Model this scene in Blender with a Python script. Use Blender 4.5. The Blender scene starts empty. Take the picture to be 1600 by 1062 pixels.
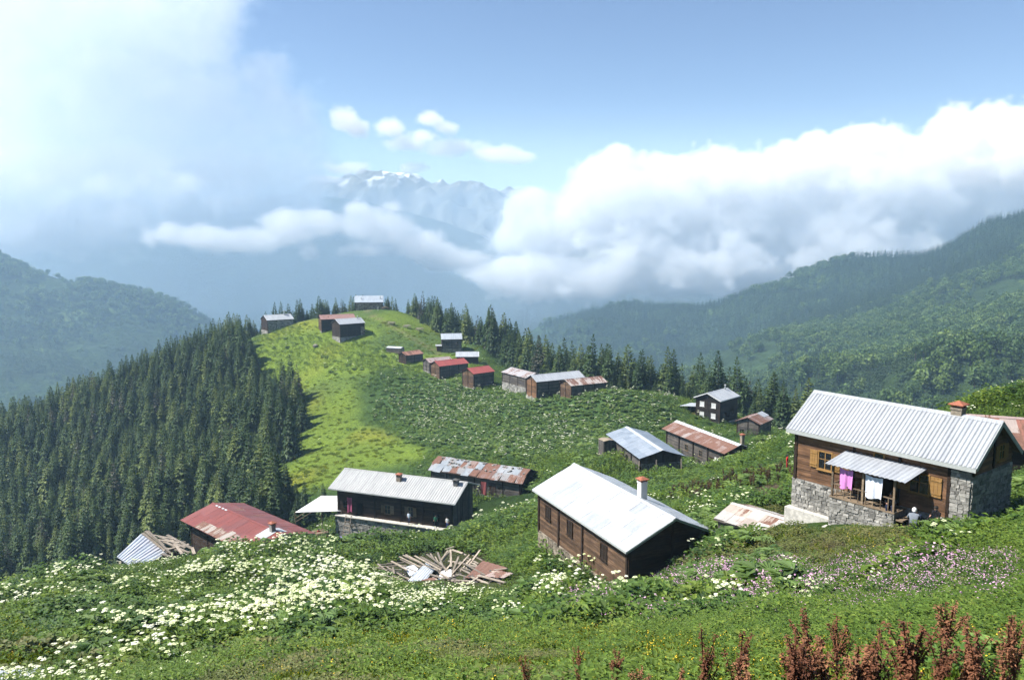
import bpy, bmesh, math, random
import numpy as np
from mathutils import Vector, Matrix

R = math.radians
random.seed(7)
rng = np.random.default_rng(7)
scene = bpy.context.scene
COL = scene.collection

# ------------------------------------------------------------------ camera
FPX = 1220.0                       # focal length in photograph pixels (1600 wide)
PITCH = math.atan((531 - 380) / FPX)
CP, SP = math.cos(PITCH), math.sin(PITCH)
cam_data = bpy.data.cameras.new('camera')
cam_data.sensor_width = 36.0
cam_data.lens = 36.0 * FPX / 1600.0
cam_data.clip_start = 0.2
cam_data.clip_end = 40000.0
cam = bpy.data.objects.new('camera', cam_data)
COL.objects.link(cam)
cam.rotation_euler = (math.pi / 2 - PITCH, 0, 0)
scene.camera = cam

# ------------------------------------------------------------------ sky and sun
SUN_EL, SUN_AZ = 52.0, -94.0       # degrees; azimuth from +Y towards +X
world = bpy.data.worlds.new('World')
scene.world = world
world.use_nodes = True
wn = world.node_tree.nodes
sky = wn.new('ShaderNodeTexSky')
sky.sky_type = 'NISHITA'
sky.sun_disc = False
sky.sun_elevation = R(SUN_EL)
sky.sun_rotation = R(SUN_AZ)
sky.altitude = 2000.0
sky.air_density = 1.0
sky.dust_density = 0.3
sky.ozone_density = 1.0
world.node_tree.links.new(sky.outputs[0], wn['Background'].inputs[0])
wn['Background'].inputs[1].default_value = 0.08
sun_data = bpy.data.lights.new('sun', 'SUN')
sun_data.energy = 5.0
sun_data.angle = R(0.53)
sun_data.color = (1.0, 0.955, 0.88)
sun = bpy.data.objects.new('sun', sun_data)
COL.objects.link(sun)
sd = Vector((math.sin(R(SUN_AZ)) * math.cos(R(SUN_EL)), math.cos(R(SUN_AZ)) * math.cos(R(SUN_EL)), math.sin(R(SUN_EL))))
sun.rotation_euler = sd.to_track_quat('Z', 'Y').to_euler()
sun.location = sd * 300

vs = scene.view_settings
vs.view_transform = 'Standard'
vs.look = 'None'
vs.exposure = 1.1
vs.gamma = 1.0
vs.use_curve_mapping = False
cy = scene.cycles
cy.max_bounces = 24
cy.diffuse_bounces = 3
cy.glossy_bounces = 2
cy.transmission_bounces = 3
cy.volume_bounces = 24
cy.transparent_max_bounces = 12
cy.volume_step_rate = 2.0
cy.volume_max_steps = 256
cy.caustics_reflective = False
cy.caustics_refractive = False
cy.use_denoising = True
cy.use_adaptive_sampling = True
cy.adaptive_threshold = 0.04
cy.sample_clamp_indirect = 8.0

# ------------------------------------------------------------------ helpers: projection, noise, heights
def at(px, py, Y):
    """world point seen at photograph pixel (px, py) at forward distance Y"""
    a = (px - 800) / FPX
    b = -(py - 531) / FPX
    t = Y / (CP + b * SP)
    return np.array([a * t, Y, (-SP + b * CP) * t])

def proj(x, y, z):
    d = np.maximum(y * CP - z * SP, .05)
    u = y * SP + z * CP
    return 800 + FPX * x / d, 531 - FPX * u / d

_T = rng.random((32, 32, 32)).astype(np.float32)
def vnoise(x, y, z=0.0):
    x, y, z = np.broadcast_arrays(np.asarray(x, np.float32), np.asarray(y, np.float32), np.asarray(z, np.float32))
    xi, yi, zi = np.floor(x), np.floor(y), np.floor(z)
    fx, fy, fz = x - xi, y - yi, z - zi
    fx = fx * fx * (3 - 2 * fx); fy = fy * fy * (3 - 2 * fy); fz = fz * fz * (3 - 2 * fz)
    xi = xi.astype(np.int32) & 31; yi = yi.astype(np.int32) & 31; zi = zi.astype(np.int32) & 31
    x1, y1, z1 = (xi + 1) & 31, (yi + 1) & 31, (zi + 1) & 31
    def L(a, b, t): return a + (b - a) * t
    return L(L(L(_T[xi, yi, zi], _T[x1, yi, zi], fx), L(_T[xi, y1, zi], _T[x1, y1, zi], fx), fy),
             L(L(_T[xi, yi, z1], _T[x1, yi, z1], fx), L(_T[xi, y1, z1], _T[x1, y1, z1], fx), fy), fz)

def fbm(x, y, z=0.0, o=4, gain=.5):
    s, a, t = 0.0, 1.0, 0.0
    for i in range(o):
        k = 2.03 ** i
        s = s + a * vnoise(np.asarray(x) * k + 7.3 * i, np.asarray(y) * k + 3.1 * i, np.asarray(z) * k + 1.7 * i)
        t += a; a *= gain
    return s / t

class Height:
    """smooth height field through scattered control points (multiquadric)"""
    def __init__(self, pts, c=8.0, lam=.02):
        P = np.array(pts, float)
        self.xy = P[:, :2]; self.c = c
        n = len(P)
        A = np.zeros((n + 3, n + 3))
        A[:n, :n] = self.phi(self.xy[:, None, :] - self.xy[None, :, :]) - lam * np.eye(n) * c
        A[:n, n] = 1; A[:n, n + 1:] = self.xy / 100
        A[n:, :n] = A[:n, n:].T
        b = np.zeros(n + 3); b[:n] = P[:, 2]
        self.w = np.linalg.solve(A, b)
    def phi(self, d):
        return np.sqrt((d ** 2).sum(-1) + self.c ** 2)
    def __call__(self, x, y):
        x = np.asarray(x, float); y = np.asarray(y, float)
        sh = np.broadcast(x, y).shape
        q = np.stack([np.broadcast_to(x, sh).ravel(), np.broadcast_to(y, sh).ravel()], -1)
        out = np.empty(len(q)); n = len(self.xy)
        for i in range(0, len(q), 20000):
            s = q[i:i + 20000]
            out[i:i + 20000] = self.phi(s[:, None, :] - self.xy[None]) @ self.w[:n] + self.w[n] + s @ self.w[n + 1:] / 100
        return out.reshape(sh)

def inpoly(px, py, poly):
    px = np.asarray(px); py = np.asarray(py)
    r = np.zeros(px.shape, bool); n = len(poly)
    for i in range(n):
        x0, y0 = poly[i]; x1, y1 = poly[(i + 1) % n]
        if y0 == y1: continue
        c = ((y0 > py) != (y1 > py)) & (px < (x1 - x0) * (py - y0) / (y1 - y0) + x0)
        r ^= c
    return r

def softpoly(px, py, poly, s):
    """polygon mask with a ragged edge: sample the polygon at a jittered place"""
    return inpoly(px + s * (rng.random(px.shape) - .5) * 2, py + s * .6 * (rng.random(px.shape) - .5) * 2, poly)

# ------------------------------------------------------------------ helpers: materials
def srgb(r, g, b):
    f = lambda c: ((c / 255 + .055) / 1.055) ** 2.4 if c > 10 else c / 255 / 12.92
    return (f(r), f(g), f(b))

class NT:
    def __init__(self, name, rough=.8, spec=.3):
        self.m = bpy.data.materials.new(name)
        self.m.use_nodes = True
        self.t = self.m.node_tree
        self.n = self.t.nodes
        self.b = self.n['Principled BSDF']
        self.out = self.n['Material Output']
        self.b.inputs['Roughness'].default_value = rough
        self.b.inputs['Specular IOR Level'].default_value = spec
    def new(self, typ, **kw):
        nd = self.n.new(typ)
        for k, v in kw.items():
            if k.startswith('i_'):
                nd.inputs[int(k[2:]) if k[2:].isdigit() else k[2:].replace('_', ' ')].default_value = v
            else:
                setattr(nd, k, v)
        return nd
    def link(self, a, b):
        self.t.links.new(a, b)
    def coord(self, kind='Object'):
        if not hasattr(self, '_tc'): self._tc = self.new('ShaderNodeTexCoord')
        return self._tc.outputs[kind]
    def noise(self, scale, detail=4, rough=.55, vec=None, sc=None):
        nd = self.new('ShaderNodeTexNoise')
        nd.inputs['Scale'].default_value = scale
        nd.inputs['Detail'].default_value = detail
        nd.inputs['Roughness'].default_value = rough
        v = vec or self.coord()
        if sc:
            mp = self.new('ShaderNodeMapping'); mp.inputs['Scale'].default_value = sc
            self.link(v, mp.inputs['Vector']); v = mp.outputs[0]
        self.link(v, nd.inputs['Vector'])
        return nd.outputs['Fac']
    def ramp(self, fac, stops, interp='LINEAR'):
        nd = self.new('ShaderNodeValToRGB')
        cr = nd.color_ramp; cr.interpolation = interp
        while len(cr.elements) < len(stops): cr.elements.new(.5)
        for e, (p, c) in zip(cr.elements, stops):
            e.position = p; e.color = (*c, 1) if len(c) == 3 else c
        self.link(fac, nd.inputs[0])
        return nd.outputs[0]
    def mix(self, a, b, fac, mode='MIX'):
        nd = self.new('ShaderNodeMix'); nd.data_type = 'RGBA'; nd.blend_type = mode
        for s, v in ((nd.inputs[0], fac), (nd.inputs[6], a), (nd.inputs[7], b)):
            if hasattr(v, 'links'): self.link(v, s)
            elif isinstance(v, (int, float)): s.default_value = v
            else: s.default_value = (*v, 1) if len(v) == 3 else v
        return nd.outputs[2]
    def math(self, op, a, b=0.0):
        nd = self.new('ShaderNodeMath'); nd.operation = op
        for s, v in ((nd.inputs[0], a), (nd.inputs[1], b)):
            if hasattr(v, 'links'): self.link(v, s)
            else: s.default_value = v
        return nd.outputs[0]
    def attr(self, name, typ='GEOMETRY'):
        nd = self.new('ShaderNodeAttribute'); nd.attribute_name = name; nd.attribute_type = typ
        return nd
    def base(self, c):
        if hasattr(c, 'links'): self.link(c, self.b.inputs['Base Color'])
        else: self.b.inputs['Base Color'].default_value = (*c, 1)
        return self
    def bump(self, h, strength=.5, dist=.02):
        nd = self.new('ShaderNodeBump'); nd.inputs['Strength'].default_value = strength
        nd.inputs['Distance'].default_value = dist
        self.link(h, nd.inputs['Height']); self.link(nd.outputs[0], self.b.inputs['Normal'])
        return self

def solid(name, c, rough=.8, spec=.3, vary=.25, scale=6):
    m = NT(name, rough, spec)
    f = m.noise(scale, 4)
    d = tuple(v * (1 - vary) for v in c); l = tuple(min(1, v * (1 + vary)) for v in c)
    m.base(m.ramp(f, [(.3, d), (.7, l)]))
    return m.m

# ------------------------------------------------------------------ helpers: meshes and objects
def mesh_np(name, verts, faces, mat=None, smooth=False):
    me = bpy.data.meshes.new(name)
    if isinstance(faces, np.ndarray):
        v = np.ascontiguousarray(verts, np.float32)
        me.vertices.add(len(v)); me.vertices.foreach_set('co', v.ravel())
        k = faces.shape[1]
        me.loops.add(faces.size); me.loops.foreach_set('vertex_index', np.ascontiguousarray(faces, np.int32).ravel())
        me.polygons.add(len(faces))
        me.polygons.foreach_set('loop_start', np.arange(len(faces), dtype=np.int32) * k)
        me.polygons.foreach_set('loop_total', np.full(len(faces), k, np.int32))
        me.update(calc_edges=True)
    else:
        me.from_pydata([tuple(v) for v in verts], [], faces)
    if smooth: me.polygons.foreach_set('use_smooth', np.ones(len(me.polygons), bool))
    if mat: me.materials.append(mat)
    return me

def link(o, parent=None):
    COL.objects.link(o)
    if parent: o.parent = parent
    return o

def tag(o, label=None, cat=None, group=None, kind=None):
    if label: o['label'] = label
    if cat: o['category'] = cat
    if group: o['group'] = group
    if kind: o['kind'] = kind
    return o

def obj(name, me, parent=None, loc=None, rot=None):
    o = link(bpy.data.objects.new(name, me), parent)
    if loc is not None: o.location = loc
    if rot is not None: o.rotation_euler = rot
    return o

def empty(name, loc, rz=0.0):
    o = link(bpy.data.objects.new(name, None))
    o.location = loc; o.rotation_euler = (0, 0, rz); o.empty_display_size = .3
    return o

class MB:
    """collects simple shapes into one mesh"""
    def __init__(self): self.v = []; self.f = []; self.mi = []; self.cur = 0
    def add(self, vs_, fs_):
        k = len(self.v); self.v += [tuple(v) for v in vs_]
        self.f += [tuple(i + k for i in f) for f in fs_]; self.mi += [self.cur] * len(fs_)
        return self
    def box(self, c, s, M=None, j=0.0):
        hx, hy, hz = s[0] / 2, s[1] / 2, s[2] / 2
        vs_ = [Vector((x, y, z)) for x in (-hx, hx) for y in (-hy, hy) for z in (-hz, hz)]
        if j: vs_ = [v + Vector((random.uniform(-j, j), random.uniform(-j, j), random.uniform(-j, j))) for v in vs_]
        if M is not None: vs_ = [M @ v for v in vs_]
        vs_ = [v + Vector(c) for v in vs_]
        return self.add(vs_, [(0, 1, 3, 2), (4, 6, 7, 5), (0, 4, 5, 1), (2, 3, 7, 6), (0, 2, 6, 4), (1, 5, 7, 3)])
    def b2(self, x0, x1, y0, y1, z0, z1, j=0.0):
        return self.box(((x0 + x1) / 2, (y0 + y1) / 2, (z0 + z1) / 2), (x1 - x0, y1 - y0, z1 - z0), None, j)
    def bar(self, a, b, w, h=None):
        a, b = Vector(a), Vector(b); d = b - a
        M = d.to_track_quat('X', 'Z').to_matrix()
        return self.box((a + b) / 2, (d.length, w, h or w), M)
    def tube(self, a, b, r0, r1=None, n=8, cap=True):
        a, b = Vector(a), Vector(b); r1 = r0 if r1 is None else r1
        M = (b - a).to_track_quat('Z', 'Y').to_matrix()
        ring = lambda p, r: [p + M @ Vector((r * math.cos(2 * math.pi * i / n), r * math.sin(2 * math.pi * i / n), 0)) for i in range(n)]
        vs_ = ring(a, r0) + ring(b, r1)
        fs_ = [(i, (i + 1) % n, n + (i + 1) % n, n + i) for i in range(n)]
        if cap: fs_ += [tuple(range(n - 1, -1, -1)), tuple(range(n, 2 * n))]
        return self.add(vs_, fs_)
    def mesh(self, name, *mats, smooth=False):
        me = bpy.data.meshes.new(name); me.from_pydata(self.v, [], self.f)
        for m in mats: me.materials.append(m)
        if any(self.mi): me.polygons.foreach_set('material_index', self.mi)
        if smooth: me.polygons.foreach_set('use_smooth', [True] * len(me.polygons))
        return me
    def build(self, name, mat, parent=None, smooth=False, loc=None, rot=None):
        mats = mat if isinstance(mat, (list, tuple)) else [mat]
        return obj(name, self.mesh(name, *mats, smooth=smooth), parent, loc, rot)

def scatter_object(name, pts, rot, scl, meshes, pick=None, tint=None):
    """one 'stuff' object: points carrying rotation / scale / choice, geometry nodes put a mesh on each"""
    n = len(pts)
    me = bpy.data.meshes.new(name)
    me.vertices.add(n); me.vertices.foreach_set('co', np.ascontiguousarray(pts, np.float32).ravel())
    a = me.attributes.new('rot', 'FLOAT_VECTOR', 'POINT'); a.data.foreach_set('vector', np.ascontiguousarray(rot, np.float32).ravel())
    if np.ndim(scl) == 1: scl = np.repeat(np.asarray(scl)[:, None], 3, 1)
    a = me.attributes.new('scl', 'FLOAT_VECTOR', 'POINT'); a.data.foreach_set('vector', np.ascontiguousarray(scl, np.float32).ravel())
    a = me.attributes.new('pick', 'INT', 'POINT')
    a.data.foreach_set('value', np.ascontiguousarray(rng.integers(0, len(meshes), n) if pick is None else pick, np.int32))
    a = me.attributes.new('tint', 'FLOAT', 'POINT')
    a.data.foreach_set('value', np.ascontiguousarray(rng.random(n) if tint is None else tint, np.float32))
    o = link(bpy.data.objects.new(name, me))
    o['kind'] = 'stuff'
    g = bpy.data.node_groups.new(name, 'GeometryNodeTree')
    g.interface.new_socket('Geometry', in_out='INPUT', socket_type='NodeSocketGeometry')
    g.interface.new_socket('Geometry', in_out='OUTPUT', socket_type='NodeSocketGeometry')
    N = g.nodes; L = g.links.new
    gi = N.new('NodeGroupInput'); go = N.new('NodeGroupOutput')
    iop = N.new('GeometryNodeInstanceOnPoints')
    g2i = N.new('GeometryNodeGeometryToInstance')
    # sources: hidden holder objects carrying each mesh, in a collection that is never linked to the scene
    for m in reversed(meshes):
        h = bpy.data.objects.new(m.name, m)
        oi = N.new('GeometryNodeObjectInfo'); oi.inputs['Object'].default_value = h; oi.inputs['As Instance'].default_value = True
        L(oi.outputs['Geometry'], g2i.inputs[0])
    def na(nm, t):
        x = N.new('GeometryNodeInputNamedAttribute'); x.data_type = t; x.inputs[0].default_value = nm; return x.outputs[0]
    L(gi.outputs[0], iop.inputs['Points'])
    L(g2i.outputs[0], iop.inputs['Instance'])
    iop.inputs['Pick Instance'].default_value = True
    L(na('pick', 'INT'), iop.inputs['Instance Index'])
    e2r = N.new('FunctionNodeEulerToRotation'); L(na('rot', 'FLOAT_VECTOR'), e2r.inputs[0])
    L(e2r.outputs[0], iop.inputs['Rotation'])
    L(na('scl', 'FLOAT_VECTOR'), iop.inputs['Scale'])
    L(iop.outputs[0], go.inputs[0])
    md = o.modifiers.new('scatter', 'NODES'); md.node_group = g
    return o
# ------------------------------------------------------------------ the ground of the village ridge
GP = []
def gp(px, py, Y, dz=0.0):
    p = at(px, py, Y); GP.append((p[0], p[1], p[2] + dz))
for a in [
    (1300, 1062, 9), (800, 1062, 10), (300, 1062, 19), (0, 1062, 25), (1600, 1062, 8),
    (1500, 1000, 13), (1400, 950, 20), (1250, 885, 35), (1447, 834, 37.5), (1490, 834, 37), (1240, 794, 47.5), (1120, 895, 42),
    (978, 917, 49.5), (1010, 965, 30), (800, 1000, 21), (800, 930, 40), (600, 1000, 26), (600, 940, 47), (400, 1000, 31), (400, 930, 51),
    (200, 960, 45), (85, 985, 37), (0, 1000, 32), (0, 927, 52), (130, 908, 57), (250, 889, 64), (390, 868, 73), (480, 851, 81), (540, 843, 88),
    (690, 905, 66), (760, 872, 74), (620, 862, 82), (848, 860, 62), (835, 805, 78), (1223, 840, 48.5), (1117, 817, 53),
    (535, 840, 104), (707, 828, 97), (820, 780, 112), (690, 762, 124),
    (560, 745, 145), (450, 760, 145), (470, 690, 182), (430, 600, 228), (400, 540, 250), (520, 600, 212), (640, 650, 182), (560, 680, 175),
    (800, 700, 138), (700, 700, 148), (900, 650, 157), (1000, 640, 155), (1030, 618, 172), (960, 614, 170),
    (999, 745, 103), (945, 712, 112), (1066, 738, 104), (1030, 700, 130), (1132, 752, 113), (1180, 742, 115),
    (1085, 670, 148), (1150, 664, 152), (1120, 678, 142), (1155, 682, 134), (1200, 684, 132),
    (1240, 690, 103), (1215, 745, 75), (1200, 778, 65), (1100, 775, 78), (1050, 762, 92),
    (1590, 605, 70), (1540, 645, 76), (1500, 655, 82), (1600, 765, 48), (1575, 745, 54), (1600, 855, 35),
    (840, 624, 173), (915, 614, 170), (950, 609, 167), (745, 608, 194), (775, 602, 198), (690, 592, 205), (730, 582, 209), (640, 570, 219),
    (704, 550, 238), (618, 550, 232), (543, 530, 241), (500, 518, 250), (430, 517, 262), (578, 484, 280), (640, 492, 280), (690, 522, 262), (760, 545, 245),
    (420, 522, 280), (250, 590, 275), (0, 690, 265), (250, 705, 215), (100, 800, 185), (200, 895, 140), (0, 950, 140), (350, 850, 140), (-200, 760, 250)]:
    gp(*a)
GP += [(0, 0, -1.7), (0, -30, 9), (-30, -20, -2), (30, -20, 10), (40, 10, 0), (18, 20, -6.2), (-30, 10, -11), (-60, 40, -26),
       (-32, 88, -37), (-48, 97, -45), (-60, 75, -38),
       (25, 240, -58), (60, 215, -66), (100, 190, -72), (62, 178, -46), (80, 130, -42), (75, 95, -26), (110, 140, -65), (70, 60, -8), (90, 30, 4), (140, 90, -35),
       (-50, 330, -50), (-110, 330, -70), (10, 320, -85), (-190, 330, -110), (-260, 250, -125), (-200, 150, -110), (-120, 100, -75), (-150, 50, -62),
       (-120, -20, -40), (60, 330, -130), (160, 260, -130), (230, 150, -120), (200, 20, -20), (-20, 420, -150), (-200, 420, -170), (200, 420, -220), (300, 300, -220), (-350, 350, -210), (-350, 100, -170)]
ground_h = Height(GP, c=7.0, lam=.03)
def H(x, y):
    x = np.asarray(x, float); y = np.asarray(y, float)
    return ground_h(x, y) + (fbm(x / 7, y / 7, 3.3, 3) - .5) * np.clip(y / 30, .25, 1.0) * 1.1

def Hs(x, y): return float(H(np.array([x]), np.array([y]))[0])

# zones of the slope, as outlines seen in the photograph (they only choose what grows where)
MEADOW = [(378, 520), (395, 505), (460, 492), (500, 484), (560, 482), (640, 488), (690, 505), (740, 535), (760, 560), (700, 600), (600, 570), (560, 600), (556, 660),
          (640, 690), (668, 700), (668, 720), (560, 735), (520, 760), (420, 780), (428, 740), (462, 715), (470, 660), (480, 625), (430, 600), (400, 575), (392, 545)]
HOGWEED = [(600, 600), (680, 590), (760, 612), (830, 618), (950, 605), (1040, 622), (1070, 640), (1030, 672), (950, 700), (930, 720), (840, 725), (740, 710), (650, 690), (590, 640)]
PINK = [(860, 930), (1060, 890), (1200, 880), (1300, 865), (1420, 880), (1600, 870), (1600, 960), (1400, 975), (1200, 970), (1000, 985), (880, 975)]
SOIL = [(1165, 760), (1235, 752), (1240, 790), (1180, 790)]
EARTH = [(1190, 850), (1290, 835), (1420, 838), (1440, 850), (1380, 872), (1300, 885), (1230, 880)]
SHORT = [(0, 950), (70, 985), (120, 1020), (250, 1075), (-50, 1075), (-50, 950)]
STRIP = [(330, 1020), (480, 1005), (600, 992), (760, 985), (900, 980), (1060, 1000), (1200, 1010), (1400, 1010), (1640, 1000), (1640, 1200), (250, 1200)]

ys = [-60.0]
while ys[-1] < 430: ys.append(ys[-1] + max(.45, .0085 * abs(ys[-1] + 5)))
ys = np.array(ys)
us = np.linspace(-1, 1, 261)
GX = us[None, :] * (60 + .78 * np.maximum(ys, 0))[:, None]
GY = np.repeat(ys[:, None], len(us), 1)
GZ = H(GX, GY)
gv = np.stack([GX, GY, GZ], -1).reshape(-1, 3)
nr, nc = GX.shape
ii = (np.arange(nr - 1)[:, None] * nc + np.arange(nc - 1)[None, :]).ravel()
gf = np.stack([ii, ii + 1, ii + nc + 1, ii + nc], -1)
gpx, gpy = proj(gv[:, 0], gv[:, 1], gv[:, 2])
def zone_soft(poly, s):
    w = np.zeros(len(gv))
    for k in range(10):
        a = k * 2.4
        w += inpoly(gpx + s * math.cos(a) * (k / 10) ** .5 + 14 * (fbm(gv[:, 0] / 4, gv[:, 1] / 4) - .5), gpy + s * .6 * math.sin(a) * (k / 10) ** .5, poly)
    return w / 10
wm = zone_soft(MEADOW, 17); wh = zone_soft(HOGWEED, 26); ws = np.maximum(np.maximum(zone_soft(SOIL, 8), .75 * zone_soft(EARTH, 14)), .35 * zone_soft([(580, 885), (640, 860), (700, 850), (770, 858), (820, 892), (805, 925), (760, 950), (660, 940), (600, 915)], 10)); wst = np.maximum(zone_soft(SHORT, 14), zone_soft(STRIP, 10))
n1 = fbm(gv[:, 0] / 14, gv[:, 1] / 14, 1.0, 4); n2 = fbm(gv[:, 0] / 5, gv[:, 1] / 5, 5.0, 3)
c_weed = np.array([.045, .085, .018]); c_dark = np.array([.022, .045, .012]); c_mead = np.array([.138, .205, .030]); c_yel = np.array([.26, .24, .03])
c_hog = np.array([.06, .115, .04]); c_soil = np.array([.10, .075, .05]); c_forest = np.array([.02, .025, .012])
col = c_weed + (c_dark - c_weed) * np.clip((n1 - .4) * 4, 0, 1)[:, None]
far = np.clip((gv[:, 1] - 110) / 40, 0, 1)[:, None]
col = col + (np.array([.052, .098, .026]) * (.7 + .6 * n1)[:, None] - col) * far
mead = c_mead * (.75 + .5 * n2)[:, None]
my = np.clip((fbm(gv[:, 0] / 22, gv[:, 1] / 30, 9.0, 4) - .46) * 5, 0, 1)[:, None] * (.4 + .6 * n2)[:, None]
mead = mead + (c_yel - mead) * my * .75
# the hill top carries rough herbs between the patches of short grass
hilltop = np.clip((gv[:, 1] - 200) / 15, 0, 1) * np.clip((fbm(gv[:, 0] / 18, gv[:, 1] / 16, 21.0, 3) - .47) * 7, 0, 1)
mead = mead + (np.array([.075, .125, .035]) - mead) * (hilltop * .85)[:, None]
col = col + (mead - col) * wm[:, None]
col = col + (c_hog - col) * wh[:, None]
col = col + (c_soil - col) * ws[:, None]
col = col + (np.array([.10, .15, .025]) * (.7 + .6 * n2)[:, None] - col) * wst[:, None]
pth = np.full(len(gv), 99.0)
for (ax, ay), (bx, by) in zip([(575, 484), (580, 492), (605, 505), (640, 525), (672, 545), (690, 556)][:-1], [(580, 492), (605, 505), (640, 525), (672, 545), (690, 556)]):
    t_ = np.clip(((gpx - ax) * (bx - ax) + (gpy - ay) * (by - ay)) / ((bx - ax) ** 2 + (by - ay) ** 2), 0, 1)
    pth = np.minimum(pth, np.hypot(gpx - ax - t_ * (bx - ax), (gpy - ay - t_ * (by - ay)) * 1.6))
wp = np.clip(1 - pth / 4.5, 0, 1) * (gv[:, 1] > 200) * .7
col = col + (np.array([.22, .19, .11]) - col) * wp[:, None]
gm = NT('ground', .95, .1)
ga = gm.attr('zone')
g1 = gm.noise(1.6, 6, .7)
g2 = gm.noise(9.0, 4, .7)
gc = gm.mix(ga.outputs['Color'], gm.ramp(g1, [(.3, (.45, .45, .45)), (.7, (1.5, 1.45, 1.4))]), 1.0, 'MULTIPLY')
gc = gm.mix(gc, gm.ramp(g2, [(.3, (.6, .6, .6)), (.7, (1.35, 1.35, 1.3))]), 1.0, 'MULTIPLY')
gm.base(gc).bump(gm.math('ADD', g1, g2), .9, .35)
gme = mesh_np('ground', gv, gf, gm.m, True)
ca = gme.color_attributes.new('zone', 'FLOAT_COLOR', 'POINT')
ca.data.foreach_set('color', np.concatenate([col, np.ones((len(col), 1))], 1).astype(np.float32).ravel())
tag(obj('ground', gme), kind='structure')

# ------------------------------------------------------------------ the mountains around the valley
def grid_mesh(name, x0, x1, y0, y1, nx, ny, hf, mat):
    X, Y = np.meshgrid(np.linspace(x0, x1, nx), np.linspace(y0, y1, ny))
    Z = hf(X, Y)
    v = np.stack([X, Y, Z], -1).reshape(-1, 3)
    i = (np.arange(ny - 1)[:, None] * nx + np.arange(nx - 1)[None, :]).ravel()
    return tag(obj(name, mesh_np(name, v, np.stack([i, i + 1, i + nx + 1, i + nx], -1), mat, True)), kind='structure')

def forest_floor(name, a, b, c):
    m = NT(name, .95, .1)
    f = m.noise(.012, 6, .65); f2 = m.noise(.08, 5, .7)
    m.base(m.mix(m.ramp(f, [(.35, a), (.6, b), (.72, c)]), m.ramp(f2, [(.3, (.55,) * 3), (.7, (1.4,) * 3)]), 1.0, 'MULTIPLY'))
    m.bump(f2, 1.0, 12)
    return m.m
floor_mat = forest_floor('mountain_ground', (.024, .042, .016), (.04, .07, .022), (.17, .24, .06))

RPX = [(a, b, np.interp(Y, [0, 300, 600, 930, 1540], [0, 380, 800, 1220, 1610])) for a, b, Y in [(1600, 335, 930), (1540, 352, 960), (1480, 388, 1000), (1380, 405, 1060), (1280, 425, 1110), (1200, 452, 1160), (1100, 480, 1230), (1000, 482, 1330), (950, 482, 1400), (880, 505, 1460), (840, 520, 1500), (800, 545, 1540),
      (1600, 560, 330), (1450, 590, 390), (1250, 600, 470), (1150, 600, 560), (1060, 590, 700), (950, 560, 950), (880, 540, 1150), (1500, 470, 620), (1300, 500, 740), (1600, 450, 580), (1150, 530, 900), (1050, 530, 1050), (1400, 430, 900), (1750, 300, 900), (1900, 380, 500), (1200, 640, 400), (1350, 650, 330), (1600, 640, 280), (1000, 640, 560), (850, 600, 900)]]
RP = [at(*a) for a in RPX]
RP = [tuple(p) for p in RP] + [(1100, 1500, -30), (900, 1640, -120), (500, 1640, -160), (1500, 1100, 90), (60, 1000, -330), (60, 700, -330), (20, 1300, -330), (-20, 1640, -330), (0, 1550, -330), (1400, 1640, -100), (150, 450, -260)]
rm_h = Height(RP, c=40.0, lam=.05)
def RMH(x, y):
    k = np.clip((np.asarray(y) - 200) / 900, .1, 1)
    rid = np.abs(fbm(np.asarray(x) / 190 + .3 * np.asarray(y) / 190, np.asarray(y) / 420, 2.0, 4) - .5)
    return rm_h(x, y) + (fbm(np.asarray(x) / 90, np.asarray(y) / 90, 8.0, 4) - .5) * 26 * k + (rid - .12) * 60 * k
grid_mesh('right_mountain', 20, 1500, 230, 1640, 190, 180, RMH, floor_mat)

LP = [at(a[0], a[1], a[2] * 1.27) for a in [(-250, 330, 1150), (0, 400, 1150), (60, 432, 1160), (110, 446, 1160), (190, 444, 1130), (230, 458, 1120), (300, 492, 1100), (360, 540, 1080), (450, 620, 1060), (0, 600, 760), (-200, 560, 760), (150, 620, 800), (300, 640, 880), (0, 500, 950), (150, 530, 960)]]
LP = [tuple(p) for p in LP] + [(-1000, 1660, -160), (-500, 1660, -260), (-200, 1660, -420), (-1500, 1660, -160), (-900, 700, -200), (-300, 700, -400), (-1400, 1300, 40)]
lm_h = Height(LP, c=40.0, lam=.05)
def LMH(x, y):
    return lm_h(x, y) + (fbm(np.asarray(x) / 80, np.asarray(y) / 80, 4.0, 4) - .5) * 26
grid_mesh('left_mountain', -1500, -120, 660, 1665, 150, 130, LMH, floor_mat)

MP = [at(*a) for a in [(-200, 385, 3300), (200, 375, 3300), (400, 340, 3250), (455, 312, 3250), (505, 304, 3200), (545, 322, 3200), (600, 330, 3250), (700, 360, 3400), (800, 390, 3600), (900, 420, 3700), (1000, 440, 3800), (1300, 450, 3800), (200, 420, 2950), (500, 470, 2880), (800, 500, 2880), (0, 430, 2900), (1200, 520, 2950)]]
MP = [tuple(p) for p in MP] + [(x, 2640, -700) for x in (-2600, -1500, -800, -300, 300, 800, 1500, 2600)] + [(-2500, 3000, 300), (2500, 3000, -200), (0, 5000, -500), (-2000, 5000, -300), (2500, 5000, -500)]
mm_h = Height(MP, c=120.0, lam=.05)
def MMH(x, y):
    return mm_h(x, y) + (fbm(np.asarray(x) / 260, np.asarray(y) / 260, 4.0, 5) - .5) * 90
grid_mesh('middle_mountain', -2600, 2600, 2620, 5000, 180, 90, MMH, forest_floor('middle_mountain_ground', (.02, .035, .016), (.03, .05, .02), (.06, .09, .03)))

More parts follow.
